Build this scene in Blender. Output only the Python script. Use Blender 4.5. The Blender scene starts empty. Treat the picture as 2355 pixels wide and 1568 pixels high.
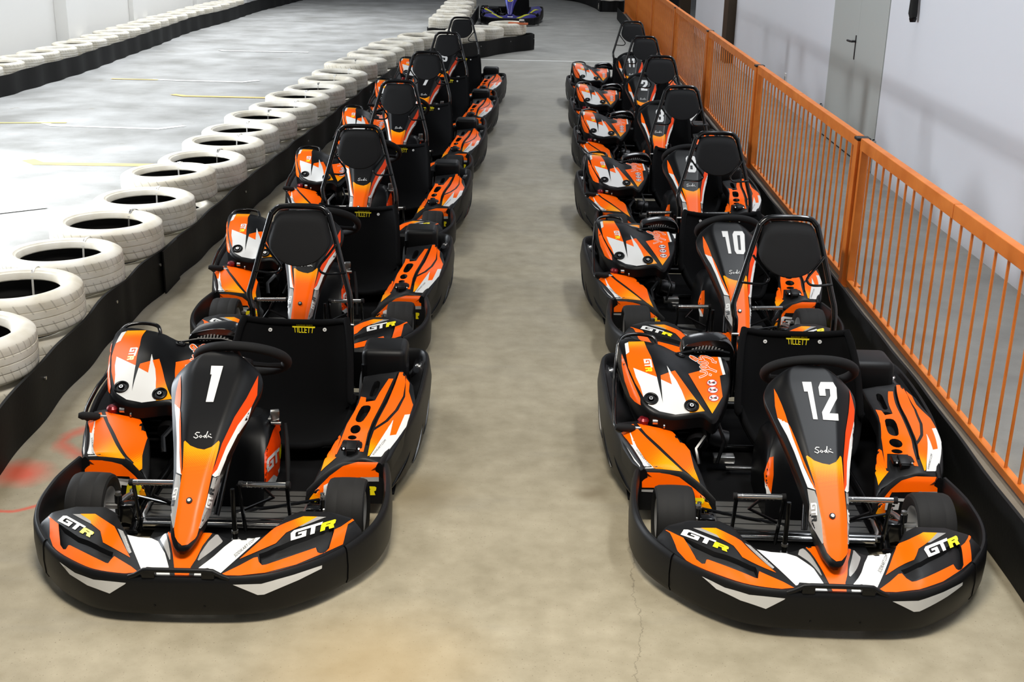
import bpy, bmesh, math, random
import numpy as np
from mathutils import Vector, Matrix
from mathutils.bvhtree import BVHTree
from mathutils.geometry import delaunay_2d_cdt
from math import sin, cos, pi, radians as R_
random.seed(7)
S = bpy.context.scene
COL = S.collection

# ------------------------------------------------------------------ camera
CAM_H = 2.25
FPX = 2800.0                      # focal length in pixels of the 2355 wide frame
RW = np.array([[0.9994179, 0.0287953, -0.01829482],
               [0.02677276, -0.3296301, 0.94373048],
               [0.02114448, -0.94367093, -0.33020915]])   # rows: world axes seen in camera axes
cam_d = bpy.data.cameras.new('camera')
cam_d.sensor_width = 36.0
cam_d.lens = FPX * 36.0 / 2355.0
cam = bpy.data.objects.new('camera', cam_d)
COL.objects.link(cam)
mw = Matrix.Identity(4)
for r in range(3):
    mw[r][0] = RW[r, 0]; mw[r][1] = -RW[r, 1]; mw[r][2] = -RW[r, 2]
mw[0][3] = 0; mw[1][3] = 0; mw[2][3] = CAM_H
cam.matrix_world = mw
cam_d.clip_end = 200
S.camera = cam

# poses (x, y, yaw) of the two karts the stickers were measured on
POSE = {1: (-1.13214, 2.89, 0.0225), 12: (1.02075, 2.92334, 0.00362)}
Y0 = 1.6                          # kart drawings have their front at y = 0.59; the origin of the kart is at y = Y0


def sight(k, px):
    """line of sight through a photo pixel, in the drawing axes of kart k"""
    X, Y, a = POSE[k]
    c, s = cos(a), sin(a)
    v = RW @ np.array([px[0] - 1177.5, px[1] - 784.0, FPX])
    o = np.array([-X, -Y, CAM_H])
    o = Vector((c * o[0] + s * o[1], -s * o[0] + c * o[1], o[2]))
    d = Vector((c * v[0] + s * v[1], -s * v[0] + c * v[1], v[2])).normalized()
    return o, d


FR = {'P': (0, 0, 1), 'A': (60, 720, 2.119), 'B': (80, 1060, 4.2375), 'C': (480, 1060, 4.2385), 'D': (180, 740, 4.1265),
      'E': (560, 740, 3.734), 'G': (1360, 760, 3.5647), 'H': (1380, 760, 6.926), 'I': (1920, 840, 4.3558),
      'J': (240, 1060, 5.1196), 'K': (1600, 1050, 4.71), 'M': (1350, 740, 2.0627)}


def fr(f, pts):
    ox, oy, s = FR[f]
    return [(ox + x / s, oy + y / s) for x, y in pts]


# ------------------------------------------------------------------ materials
MATS = {}


def nd(nt, t, **kw):
    n = nt.nodes.new(t)
    for k, v in kw.items():
        if k.startswith('i_'):
            n.inputs[k[2:].replace('_', ' ')].default_value = v
        else:
            setattr(n, k, v)
    return n


def mat(name, col, rough=.5, metal=0., coat=0., spec=.5, bump=None, var=None):
    m = bpy.data.materials.new(name)
    m.use_nodes = True
    nt = m.node_tree
    b = nt.nodes['Principled BSDF']
    b.inputs['Base Color'].default_value = (*col, 1)
    b.inputs['Roughness'].default_value = rough
    b.inputs['Metallic'].default_value = metal
    b.inputs['Coat Weight'].default_value = coat
    b.inputs['Coat Roughness'].default_value = .08
    b.inputs['Specular IOR Level'].default_value = spec
    tc = nd(nt, 'ShaderNodeTexCoord')
    if var:
        n = nd(nt, 'ShaderNodeTexNoise', i_Scale=var[0], i_Detail=5.)
        nt.links.new(tc.outputs['Object'], n.inputs['Vector'])
        r = nd(nt, 'ShaderNodeValToRGB')
        r.color_ramp.elements[0].position = .35
        r.color_ramp.elements[1].position = .68
        r.color_ramp.elements[0].color = (*var[1], 1)
        r.color_ramp.elements[1].color = (*col, 1)
        nt.links.new(n.outputs['Fac'], r.inputs['Fac'])
        nt.links.new(r.outputs['Color'], b.inputs['Base Color'])
    if bump:
        n = nd(nt, 'ShaderNodeTexNoise', i_Scale=bump[0], i_Detail=3.)
        nt.links.new(tc.outputs['Object'], n.inputs['Vector'])
        p = nd(nt, 'ShaderNodeBump', i_Strength=bump[1], i_Distance=.002)
        nt.links.new(n.outputs['Fac'], p.inputs['Height'])
        nt.links.new(p.outputs['Normal'], b.inputs['Normal'])
    MATS[name] = m
    return m


def srgb(r, g, b):
    f = lambda v: ((v / 255 + .055) / 1.055) ** 2.4 if v > 10 else v / 255 / 12.92
    return (f(r), f(g), f(b))


mat('black plastic', srgb(11, 11, 12), .45, spec=.28, bump=(900, .1))
mat('black gloss', srgb(9, 9, 10), .18, coat=.3)
mat('black nose', srgb(6, 6, 7), .36, spec=.22, coat=.0)
mat('black felt', srgb(12, 12, 13), .95, spec=.1, bump=(1400, .5))
mat('black pad', srgb(20, 20, 21), .75, spec=.25, bump=(1500, .3))
mat('kart rubber', srgb(27, 26, 25), .72, spec=.3, bump=(300, .2))
mat('dark metal', srgb(30, 29, 30), .38, metal=.7)
mat('chrome', (.78, .77, .75), .14, metal=1.)
mat('alloy', (.80, .79, .77), .3, metal=.75)
mat('steel', (.55, .54, .52), .32, metal=1.)
mat('sticker white', srgb(218, 217, 214), .36, spec=.3, coat=.06)
mat('sticker grey', srgb(150, 148, 145), .38, spec=.3, coat=.1)
mat('sticker black', srgb(18, 18, 18), .35, coat=.2)
mat('sticker yellow', srgb(248, 226, 24), .32, coat=.4)
mat('sticker red', srgb(240, 66, 0), .34, spec=.16, coat=.0)
mat('red metal', srgb(120, 12, 22), .3, metal=.4)
mat('dark red', srgb(190, 30, 25), .35)
mat('blue panel', srgb(44, 38, 122), .3, coat=.5)
mat('pale blue', srgb(130, 140, 235), .3, coat=.4)
mat('lime stripe', srgb(205, 205, 40), .32, coat=.3)
mat('fence orange', srgb(228, 132, 54), .45, spec=.3, var=(6, srgb(212, 114, 40)))
mat('fence cap', srgb(22, 22, 24), .5)
mat('belt rubber', srgb(13, 13, 13), .62, spec=.25, bump=(60, .35), var=(3, srgb(8, 8, 8)))
mat('tyre inside', srgb(14, 13, 13), .85)
mat('wall white', srgb(238, 240, 246), .75, spec=.2)
mat('wall left white', srgb(245, 244, 241), .8, spec=.2)
mat('door grey', srgb(192, 196, 192), .55)
mat('frame grey', srgb(170, 174, 172), .5)
mat('brown steel', srgb(60, 46, 28), .5)
mat('dark void', srgb(16, 16, 20), .7)
mat('line white', srgb(238, 238, 234), .7)
mat('line yellow', srgb(232, 200, 130), .7)
mat('tie white', srgb(228, 226, 222), .45)
mat('tie grey', srgb(120, 118, 114), .5)
mat('terracotta', srgb(214, 112, 66), .6)


def sticker_orange():
    """orange vinyl whose printed dot screen runs out to amber where 'fade' grows"""
    m = mat('sticker orange', srgb(255, 100, 8), .34, spec=.16, coat=.0)
    nt = m.node_tree
    b = nt.nodes['Principled BSDF']
    at = nd(nt, 'ShaderNodeAttribute', attribute_name='fade')
    tc = nd(nt, 'ShaderNodeTexCoord')
    mp = nd(nt, 'ShaderNodeMapping')
    mp.inputs['Rotation'].default_value = (.5, .3, .6)
    nt.links.new(tc.outputs['Object'], mp.inputs['Vector'])
    v = nd(nt, 'ShaderNodeTexVoronoi', i_Scale=240., i_Randomness=0.)
    nt.links.new(mp.outputs['Vector'], v.inputs['Vector'])
    add = nd(nt, 'ShaderNodeMath', operation='MULTIPLY_ADD')
    add.inputs[1].default_value = 1.15
    nt.links.new(at.outputs['Fac'], add.inputs[0])
    sub = nd(nt, 'ShaderNodeMath', operation='MULTIPLY')
    sub.inputs[1].default_value = -1.0
    nt.links.new(v.outputs['Distance'], sub.inputs[0])
    nt.links.new(sub.outputs[0], add.inputs[2])
    cl = nd(nt, 'ShaderNodeMath', operation='MULTIPLY', use_clamp=True)
    cl.inputs[1].default_value = 3.0
    nt.links.new(add.outputs[0], cl.inputs[0])
    mx = nd(nt, 'ShaderNodeMix', data_type='RGBA')
    mx.inputs[6].default_value = (*srgb(255, 98, 0), 1)
    mx.inputs[7].default_value = (*srgb(255, 158, 0), 1)
    nt.links.new(cl.outputs[0], mx.inputs[0])
    nt.links.new(mx.outputs[2], b.inputs['Base Color'])


sticker_orange()


def ribbed_plate():
    m = mat('ribbed plate', srgb(92, 91, 88), .42, metal=.3)
    nt = m.node_tree
    b = nt.nodes['Principled BSDF']
    tc = nd(nt, 'ShaderNodeTexCoord')
    w = nd(nt, 'ShaderNodeTexWave', bands_direction='Y', wave_profile='SIN', i_Scale=6.6)
    nt.links.new(tc.outputs['Object'], w.inputs['Vector'])
    r = nd(nt, 'ShaderNodeValToRGB')
    r.color_ramp.elements[0].position = .04
    r.color_ramp.elements[0].color = (.006, .006, .006, 1)
    r.color_ramp.elements[1].position = .1
    r.color_ramp.elements[1].color = (*srgb(88, 87, 84), 1)
    nt.links.new(w.outputs['Fac'], r.inputs['Fac'])
    nt.links.new(r.outputs['Color'], b.inputs['Base Color'])


ribbed_plate()


def tyre_paint(name, tint, scale):
    """white painted tread: slanted sipes by angle, dirt in the grooves"""
    m = mat(name, tint, .6, spec=.3)
    nt = m.node_tree
    b = nt.nodes['Principled BSDF']
    tc = nd(nt, 'ShaderNodeTexCoord')
    sx = nd(nt, 'ShaderNodeSeparateXYZ')
    nt.links.new(tc.outputs['Object'], sx.inputs[0])
    an = nd(nt, 'ShaderNodeMath', operation='ARCTAN2')
    nt.links.new(sx.outputs['Y'], an.inputs[0]); nt.links.new(sx.outputs['X'], an.inputs[1])
    az = nd(nt, 'ShaderNodeMath', operation='ABSOLUTE')
    zc = nd(nt, 'ShaderNodeMath', operation='SUBTRACT'); zc.inputs[1].default_value = .11
    nt.links.new(sx.outputs['Z'], zc.inputs[0]); nt.links.new(zc.outputs[0], az.inputs[0])
    k = nd(nt, 'ShaderNodeMath', operation='MULTIPLY'); k.inputs[1].default_value = scale
    nt.links.new(an.outputs[0], k.inputs[0])
    k2 = nd(nt, 'ShaderNodeMath', operation='MULTIPLY_ADD'); k2.inputs[1].default_value = 55.
    nt.links.new(zc.outputs[0], k2.inputs[0]); nt.links.new(k.outputs[0], k2.inputs[2])
    sn = nd(nt, 'ShaderNodeMath', operation='SINE'); nt.links.new(k2.outputs[0], sn.inputs[0])
    gr = nd(nt, 'ShaderNodeMath', operation='GREATER_THAN'); gr.inputs[1].default_value = .93
    nt.links.new(sn.outputs[0], gr.inputs[0])
    rad = nd(nt, 'ShaderNodeVectorMath', operation='LENGTH')
    cx = nd(nt, 'ShaderNodeCombineXYZ')
    nt.links.new(sx.outputs['X'], cx.inputs[0]); nt.links.new(sx.outputs['Y'], cx.inputs[1])
    nt.links.new(cx.outputs[0], rad.inputs[0])
    out = nd(nt, 'ShaderNodeMath', operation='GREATER_THAN'); out.inputs[1].default_value = .3285
    nt.links.new(rad.outputs['Value'], out.inputs[0])
    band = nd(nt, 'ShaderNodeMath', operation='GREATER_THAN'); band.inputs[1].default_value = .026
    nt.links.new(az.outputs[0], band.inputs[0])
    m1 = nd(nt, 'ShaderNodeMath', operation='MULTIPLY'); nt.links.new(gr.outputs[0], m1.inputs[0]); nt.links.new(out.outputs[0], m1.inputs[1])
    m2 = nd(nt, 'ShaderNodeMath', operation='MULTIPLY'); nt.links.new(m1.outputs[0], m2.inputs[0]); nt.links.new(band.outputs[0], m2.inputs[1])
    no = nd(nt, 'ShaderNodeTexNoise', i_Scale=7., i_Detail=6.)
    nt.links.new(tc.outputs['Object'], no.inputs['Vector'])
    r = nd(nt, 'ShaderNodeValToRGB')
    r.color_ramp.elements[0].position = .3; r.color_ramp.elements[0].color = (tint[0] * .8, tint[1] * .77, tint[2] * .7, 1)
    r.color_ramp.elements[1].position = .6; r.color_ramp.elements[1].color = (*tint, 1)
    nt.links.new(no.outputs['Fac'], r.inputs['Fac'])
    mx = nd(nt, 'ShaderNodeMix', data_type='RGBA')
    mf = nd(nt, 'ShaderNodeMath', operation='MULTIPLY'); mf.inputs[1].default_value = .38
    nt.links.new(m2.outputs[0], mf.inputs[0])
    nt.links.new(mf.outputs[0], mx.inputs[0])
    nt.links.new(r.outputs['Color'], mx.inputs[6])
    mx.inputs[7].default_value = (*srgb(120, 110, 96), 1)
    nt.links.new(mx.outputs[2], b.inputs['Base Color'])
    inv = nd(nt, 'ShaderNodeMath', operation='SUBTRACT'); inv.inputs[0].default_value = 1.
    nt.links.new(m2.outputs[0], inv.inputs[1])
    p = nd(nt, 'ShaderNodeBump', i_Strength=.7, i_Distance=.006)
    nt.links.new(inv.outputs[0], p.inputs['Height']); nt.links.new(p.outputs['Normal'], b.inputs['Normal'])


tyre_paint('tyre paint', srgb(236, 231, 219), 46.)
tyre_paint('tyre paint coarse', srgb(236, 230, 216), 34.)


def floor_material():
    m = mat('concrete', srgb(190, 182, 165), .55, spec=.35)
    nt = m.node_tree
    L = nt.links
    b = nt.nodes['Principled BSDF']
    tc = nd(nt, 'ShaderNodeTexCoord')
    P = tc.outputs['Object']

    def noise(scale, det=6., vec=None, rough=.55):
        n = nd(nt, 'ShaderNodeTexNoise', i_Scale=scale, i_Detail=det, i_Roughness=rough)
        L.new(vec or P, n.inputs['Vector'])
        return n.outputs['Fac']

    def ramp(f, p0, p1, c0=(0, 0, 0, 1), c1=(1, 1, 1, 1)):
        r = nd(nt, 'ShaderNodeValToRGB')
        r.color_ramp.elements[0].position = p0; r.color_ramp.elements[1].position = p1
        r.color_ramp.elements[0].color = c0; r.color_ramp.elements[1].color = c1
        L.new(f, r.inputs['Fac'])
        return r.outputs['Color']

    def mix(fac, a, c, mode='MIX'):
        x = nd(nt, 'ShaderNodeMix', data_type='RGBA', blend_type=mode)
        for s, v in ((0, fac), (6, a), (7, c)):
            if isinstance(v, (float, int, tuple)):
                x.inputs[s].default_value = v
            else:
                L.new(v, x.inputs[s])
        return x.outputs[2]

    col = ramp(noise(1.1), .3, .7, (*srgb(134, 125, 103), 1), (*srgb(166, 156, 133), 1))
    col = mix(.5, col, ramp(noise(9, 8), .25, .75, (*srgb(126, 117, 96), 1), (*srgb(174, 164, 142), 1)))
    # greyer concrete beyond the parking bays
    sep = nd(nt, 'ShaderNodeSeparateXYZ'); L.new(P, sep.inputs[0])
    mr = nd(nt, 'ShaderNodeMapRange', i_From_Min=9., i_From_Max=22.); L.new(sep.outputs['Y'], mr.inputs['Value'])
    far = ramp(noise(2.3), .3, .7, (*srgb(150, 149, 144), 1), (*srgb(174, 173, 168), 1))
    col = mix(mr.outputs[0], col, far)
    m1 = nd(nt, 'ShaderNodeMapRange', i_From_Min=-2.5, i_From_Max=-2.15, i_To_Min=1., i_To_Max=0.); L.new(sep.outputs['X'], m1.inputs['Value'])
    col = mix(m1.outputs[0], col, ramp(noise(1.3), .3, .7, (*srgb(146, 145, 141), 1), (*srgb(196, 196, 194), 1)))  # paler grey, with the track's stronger light partly put into the colour
    m2 = nd(nt, 'ShaderNodeMapRange', i_From_Min=1.8, i_From_Max=2.2); L.new(sep.outputs['X'], m2.inputs['Value'])
    col = mix(m2.outputs[0], col, ramp(noise(3.1), .3, .7, (*srgb(118, 116, 111), 1), (*srgb(140, 138, 132), 1)))
    # fine speckles, oily spots, broad dirt
    col = mix(ramp(noise(140, 2), .66, .72), col, (*srgb(112, 102, 84), 1))
    dirt = ramp(noise(3.2, 9, rough=.7), .62, .75)
    col = mix(dirt, col, (*srgb(140, 129, 106), 1))
    st = nd(nt, 'ShaderNodeMapping'); st.inputs['Scale'].default_value = (.5, 2.2, 1); L.new(P, st.inputs['Vector'])
    col = mix(ramp(noise(1.6, 4, st.outputs[0]), .6, .8, (0, 0, 0, 1), (.4, .4, .4, 1)), col, (*srgb(120, 118, 112), 1))
    # one hairline crack running to the photo's front
    wn = nd(nt, 'ShaderNodeTexNoise', i_Scale=3.5, i_Detail=7., i_Roughness=.65); L.new(P, wn.inputs['Vector'])
    wv = nd(nt, 'ShaderNodeVectorMath', operation='MULTIPLY_ADD'); wv.inputs[1].default_value = (.22, .22, 0)
    L.new(wn.outputs['Color'], wv.inputs[0]); L.new(P, wv.inputs[2])
    s2 = nd(nt, 'ShaderNodeSeparateXYZ'); L.new(wv.outputs[0], s2.inputs[0])
    c1 = nd(nt, 'ShaderNodeMath', operation='SUBTRACT'); c1.inputs[1].default_value = .48; L.new(s2.outputs['X'], c1.inputs[0])
    c2 = nd(nt, 'ShaderNodeMath', operation='ABSOLUTE'); L.new(c1.outputs[0], c2.inputs[0])
    c3 = nd(nt, 'ShaderNodeMapRange', i_From_Min=.0008, i_From_Max=.003, i_To_Min=.6, i_To_Max=0.); L.new(c2.outputs[0], c3.inputs['Value'])
    c4 = nd(nt, 'ShaderNodeMapRange', i_From_Min=4.0, i_From_Max=4.4, i_To_Min=1., i_To_Max=0.); L.new(sep.outputs['Y'], c4.inputs['Value'])
    c5 = nd(nt, 'ShaderNodeMath', operation='MULTIPLY'); L.new(c3.outputs[0], c5.inputs[0]); L.new(c4.outputs[0], c5.inputs[1])
    col = mix(c5.outputs[0], col, (*srgb(96, 88, 72), 1))

    # sprayed red marks: a blotch, an arc and a smear beside the black belt
    def blot(x, y, r, soft, colour, amount, ring=None, cut=None):
        nonlocal col
        d = nd(nt, 'ShaderNodeVectorMath', operation='DISTANCE'); d.inputs[1].default_value = (x, y, 0)
        nz = nd(nt, 'ShaderNodeTexNoise', i_Scale=7., i_Detail=4.); L.new(P, nz.inputs['Vector'])
        a2 = nd(nt, 'ShaderNodeVectorMath', operation='MULTIPLY_ADD'); a2.inputs[1].default_value = (.1, .1, 0)
        L.new(nz.outputs['Color'], a2.inputs[0]); L.new(P, a2.inputs[2])
        L.new(a2.outputs[0], d.inputs[0])
        v = d.outputs['Value']
        if ring:
            s = nd(nt, 'ShaderNodeMath', operation='SUBTRACT'); s.inputs[1].default_value = ring; L.new(v, s.inputs[0])
            q = nd(nt, 'ShaderNodeMath', operation='ABSOLUTE'); L.new(s.outputs[0], q.inputs[0]); v = q.outputs[0]
        g = nd(nt, 'ShaderNodeMapRange', i_From_Min=r, i_From_Max=r + soft, i_To_Min=amount, i_To_Max=0.); L.new(v, g.inputs['Value'])
        f = g.outputs[0]
        if cut:
            mm = nd(nt, 'ShaderNodeMath', operation=cut[1]); mm.inputs[1].default_value = cut[2]; L.new(sep.outputs[cut[0]], mm.inputs[0])
            x2 = nd(nt, 'ShaderNodeMath', operation='MULTIPLY'); L.new(f, x2.inputs[0]); L.new(mm.outputs[0], x2.inputs[1]); f = x2.outputs[0]
        col = mix(f, col, (*colour, 1))
    red = srgb(205, 70, 44)
    blot(-2.08, 4.62, .03, .13, red, .8)
    blot(-2.1, 4.62, .004, .02, red, .75, ring=.34, cut=('Y', 'LESS_THAN', 4.62))
    blot(-1.87, 4.98, .004, .05, red, .55, ring=.16, cut=('X', 'LESS_THAN', -1.75))
    blot(-1.93, 5.5, .005, .05, srgb(72, 66, 54), .5, ring=.07)
    blot(-1.78, 6.9, .02, .14, red, .4)
    blot(-1.7, 8.3, .02, .2, red, .3)
    blot(-.42, 4.55, .05, .2, srgb(126, 112, 84), .7)
    blot(.30, 4.6, .02, .08, srgb(110, 96, 72), .6)
    blot(-.42, 3.32, .1, .35, srgb(170, 146, 104), .45)
    L.new(col, b.inputs['Base Color'])
    ro = nd(nt, 'ShaderNodeMapRange', i_To_Min=.32, i_To_Max=.62); L.new(noise(4, 5), ro.inputs['Value'])
    L.new(ro.outputs[0], b.inputs['Roughness'])
    p = nd(nt, 'ShaderNodeBump', i_Strength=.12, i_Distance=.004); L.new(noise(60, 6), p.inputs['Height']); L.new(p.outputs['Normal'], b.inputs['Normal'])


floor_material()

# ------------------------------------------------------------------ 2-D helpers


def dens(poly, step, closed=True):
    out = []
    n = len(poly)
    for i in range(n if closed else n - 1):
        a, b = poly[i], poly[(i + 1) % n]
        k = max(1, int(math.ceil(math.hypot(b[0] - a[0], b[1] - a[1]) / step)))
        for j in range(k):
            t = j / k
            out.append((a[0] + (b[0] - a[0]) * t, a[1] + (b[1] - a[1]) * t))
    if not closed:
        out.append(tuple(poly[-1]))
    return out


def inside(p, polys):
    c = False
    x, y = p
    for q in polys:
        n = len(q)
        j = n - 1
        for i in range(n):
            if (q[i][1] > y) != (q[j][1] > y):
                if x < (q[j][0] - q[i][0]) * (y - q[i][1]) / (q[j][1] - q[i][1]) + q[i][0]:
                    c = not c
            j = i
    return c


def edge_dist(p, polys):
    d = 1e9
    for q in polys:
        n = len(q)
        for i in range(n):
            ax, ay = q[i]; bx, by = q[(i + 1) % n]
            vx, vy = bx - ax, by - ay
            l = vx * vx + vy * vy or 1e-12
            t = max(0, min(1, ((p[0] - ax) * vx + (p[1] - ay) * vy) / l))
            d = min(d, math.hypot(p[0] - ax - t * vx, p[1] - ay - t * vy))
    return d


def mesh2d(polys, step, extra_rings=(), grid=None):
    """constrained triangulation of a region (even-odd), with interior points"""
    V, Ed = [], []
    for q in list(polys) + list(extra_rings):
        q = dens(q, step)
        b = len(V)
        V += q
        Ed += [(b + i, b + (i + 1) % len(q)) for i in range(len(q))]
    xs = [p[0] for q in polys for p in q]; ys = [p[1] for q in polys for p in q]
    g = grid or step
    nx = int((max(xs) - min(xs)) / g) + 1; ny = int((max(ys) - min(ys)) / g) + 1
    rings = list(polys) + list(extra_rings)
    if nx * ny < 20000:
        for i in range(nx + 1):
            for j in range(ny + 1):
                p = (min(xs) + (i + .5 * (j % 2)) * g, min(ys) + j * g)
                if inside(p, polys) and edge_dist(p, rings) > g * .45:
                    V.append(p)
    vs, es, fs, *_ = delaunay_2d_cdt([Vector(p) for p in V], Ed, [], 0, 1e-7)
    vs = [(v.x, v.y) for v in vs]
    F = []
    for f in fs:
        c = (sum(vs[i][0] for i in f) / len(f), sum(vs[i][1] for i in f) / len(f))
        P = [vs[i] for i in f]
        ar = abs((P[1][0] - P[0][0]) * (P[2][1] - P[0][1]) - (P[2][0] - P[0][0]) * (P[1][1] - P[0][1]))
        l2 = max((P[i][0] - P[j][0]) ** 2 + (P[i][1] - P[j][1]) ** 2 for i, j in ((0, 1), (1, 2), (2, 0)))
        if ar < .03 * l2 and l2 > 4 * step * step:
            continue                            # a needle along the outline
        if inside(c, polys):
            F.append(tuple(f))
    return vs, F


def smooth_poly(pts, n=4, closed=True):
    """Catmull-Rom through the points"""
    out = []
    m = len(pts)
    P = [Vector(p) for p in pts]
    for i in range(m if closed else m - 1):
        if closed:
            a, b, c, d = P[(i - 1) % m], P[i], P[(i + 1) % m], P[(i + 2) % m]
        else:
            a, b, c, d = P[max(i - 1, 0)], P[i], P[i + 1], P[min(i + 2, m - 1)]
        for k in range(n):
            t = k / n
            out.append(tuple(.5 * ((2 * b) + (c - a) * t + (2 * a - 5 * b + 4 * c - d) * t * t + (3 * b - a - 3 * c + d) * t ** 3)))
    if not closed:
        out.append(tuple(P[-1]))
    return out


def rbf(pts, lam=2e-5):
    """thin plate height function through measured points (x, y, z)"""
    A = np.array(pts, float)
    n = len(A)

    def phi(r2):
        return np.where(r2 > 1e-12, .5 * r2 * np.log(np.maximum(r2, 1e-12)), 0)
    d2 = ((A[:, None, :2] - A[None, :, :2]) ** 2).sum(-1)
    M = np.zeros((n + 3, n + 3))
    M[:n, :n] = phi(d2) + lam * np.eye(n)
    M[:n, n] = 1; M[:n, n + 1:] = A[:, :2]
    M[n, :n] = 1; M[n + 1:, :n] = A[:, :2].T
    w = np.linalg.solve(M, np.concatenate([A[:, 2], np.zeros(3)]))

    def f(x, y):
        r2 = (A[:, 0] - x) ** 2 + (A[:, 1] - y) ** 2
        return float(phi(r2) @ w[:n] + w[n] + w[n + 1] * x + w[n + 2] * y)
    return f


def lerp_tab(tab, x):
    if x <= tab[0][0]:
        return tab[0][1:]
    for a, b in zip(tab, tab[1:]):
        if x <= b[0]:
            t = (x - a[0]) / (b[0] - a[0])
            return tuple(p + (q - p) * t for p, q in zip(a[1:], b[1:]))
    return tab[-1][1:]


def stroke(pts, w):
    """a pen stroke as a polygon"""
    P = [Vector(p) for p in pts]
    l, r = [], []
    for i, p in enumerate(P):
        d = (P[min(i + 1, len(P) - 1)] - P[max(i - 1, 0)])
        d = d.normalized() if d.length > 1e-9 else Vector((1, 0))
        n = Vector((-d.y, d.x)) * w / 2
        e = d * w / 2 if i == len(P) - 1 else (-d * w / 2 if i == 0 else Vector((0, 0)))
        l.append(tuple(p + n + e)); r.append(tuple(p - n + e))
    return l + r[::-1]


def ell(cx, cy, rx, ry, n=20, rot=0):
    return [(cx + rx * cos(2 * pi * i / n) * cos(rot) - ry * sin(2 * pi * i / n) * sin(rot),
             cy + rx * cos(2 * pi * i / n) * sin(rot) + ry * sin(2 * pi * i / n) * cos(rot)) for i in range(n)]


def quad(u, v, q):
    TL, TR, BL, BR = q
    t = [TL[i] + (TR[i] - TL[i]) * u for i in (0, 1)]
    b = [BL[i] + (BR[i] - BL[i]) * u for i in (0, 1)]
    return (b[0] + (t[0] - b[0]) * v, b[1] + (t[1] - b[1]) * v)


DIG = {
    '1': [[(.0, 1), (.64, 1), (.64, 0), (.26, 0), (.26, .74), (0, .74)]],
    '2': [[(0, 0), (1, 0), (1, .18), (.46, .18), (1, .58), (1, .86), (.84, 1), (.16, 1), (0, .86), (0, .64), (.36, .64), (.36, .82), (.63, .82), (.63, .64), (0, .2)]],
    '3': [[(0, .86), (.16, 1), (.84, 1), (1, .86), (1, .6), (.88, .51), (1, .42), (1, .14), (.84, 0), (.16, 0), (0, .14), (0, .35), (.36, .35), (.36, .18), (.63, .18), (.63, .42), (.4, .42), (.4, .59), (.63, .59), (.63, .82), (.36, .82), (.36, .65), (0, .65)]],
    '5': [[(0, 1), (1, 1), (1, .82), (.36, .82), (.36, .62), (.84, .62), (1, .48), (1, .14), (.84, 0), (.16, 0), (0, .14), (0, .34), (.36, .34), (.36, .18), (.63, .18), (.63, .46), (0, .46)]],
    '7': [[(0, 1), (1, 1), (1, .82), (.58, 0), (.2, 0), (.6, .8), (0, .8)]],
    '8': [[(.16, 1), (.84, 1), (1, .86), (1, .6), (.9, .51), (1, .42), (1, .14), (.84, 0), (.16, 0), (0, .14), (0, .42), (.1, .51), (0, .6), (0, .86)],
          [(.37, .82), (.63, .82), (.63, .6), (.37, .6)], [(.37, .42), (.63, .42), (.63, .18), (.37, .18)]],
    '0': [[(.16, 1), (.84, 1), (1, .86), (1, .14), (.84, 0), (.16, 0), (0, .14), (0, .86)], [(.38, .82), (.62, .82), (.62, .18), (.38, .18)]],
}
GTR = {'G': [[(.2, 1), (1, 1), (.96, .74), (.36, .74), (.29, .66), (.29, .3), (.34, .25), (.7, .25), (.7, .42), (.46, .42), (.46, .62), (.98, .62), (.98, 0), (0, 0), (0, .8)]],
       'T': [[(0, 1), (1.25, 1), (1.2, .74), (.72, .74), (.72, 0), (.36, 0), (.36, .74), (0, .74)]],
       'R': [[(0, 0), (0, .86), (.9, .86), (1, .76), (1, .46), (.9, .38), (1.02, 0), (.66, 0), (.56, .34), (.34, .34), (.34, 0)], [(.34, .62), (.66, .62), (.66, .54), (.34, .54)]]}


def text_polys(s):
    """triangulated outline of a text in the built-in face, scaled to a unit box"""
    cu = bpy.data.curves.new('t', 'FONT')
    cu.body = s
    cu.resolution_u = 2
    o = bpy.data.objects.new('t', cu)
    COL.objects.link(o)
    me = o.to_mesh()
    V = [(v.co.x, v.co.y) for v in me.vertices]
    F = [tuple(p.vertices) for p in me.polygons]
    o.to_mesh_clear()
    bpy.data.objects.remove(o); bpy.data.curves.remove(cu)
    x0 = min(v[0] for v in V); x1 = max(v[0] for v in V); y0 = min(v[1] for v in V); y1 = max(v[1] for v in V)
    return [((x - x0) / (x1 - x0), (y - y0) / (y1 - y0)) for x, y in V], F


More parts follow.
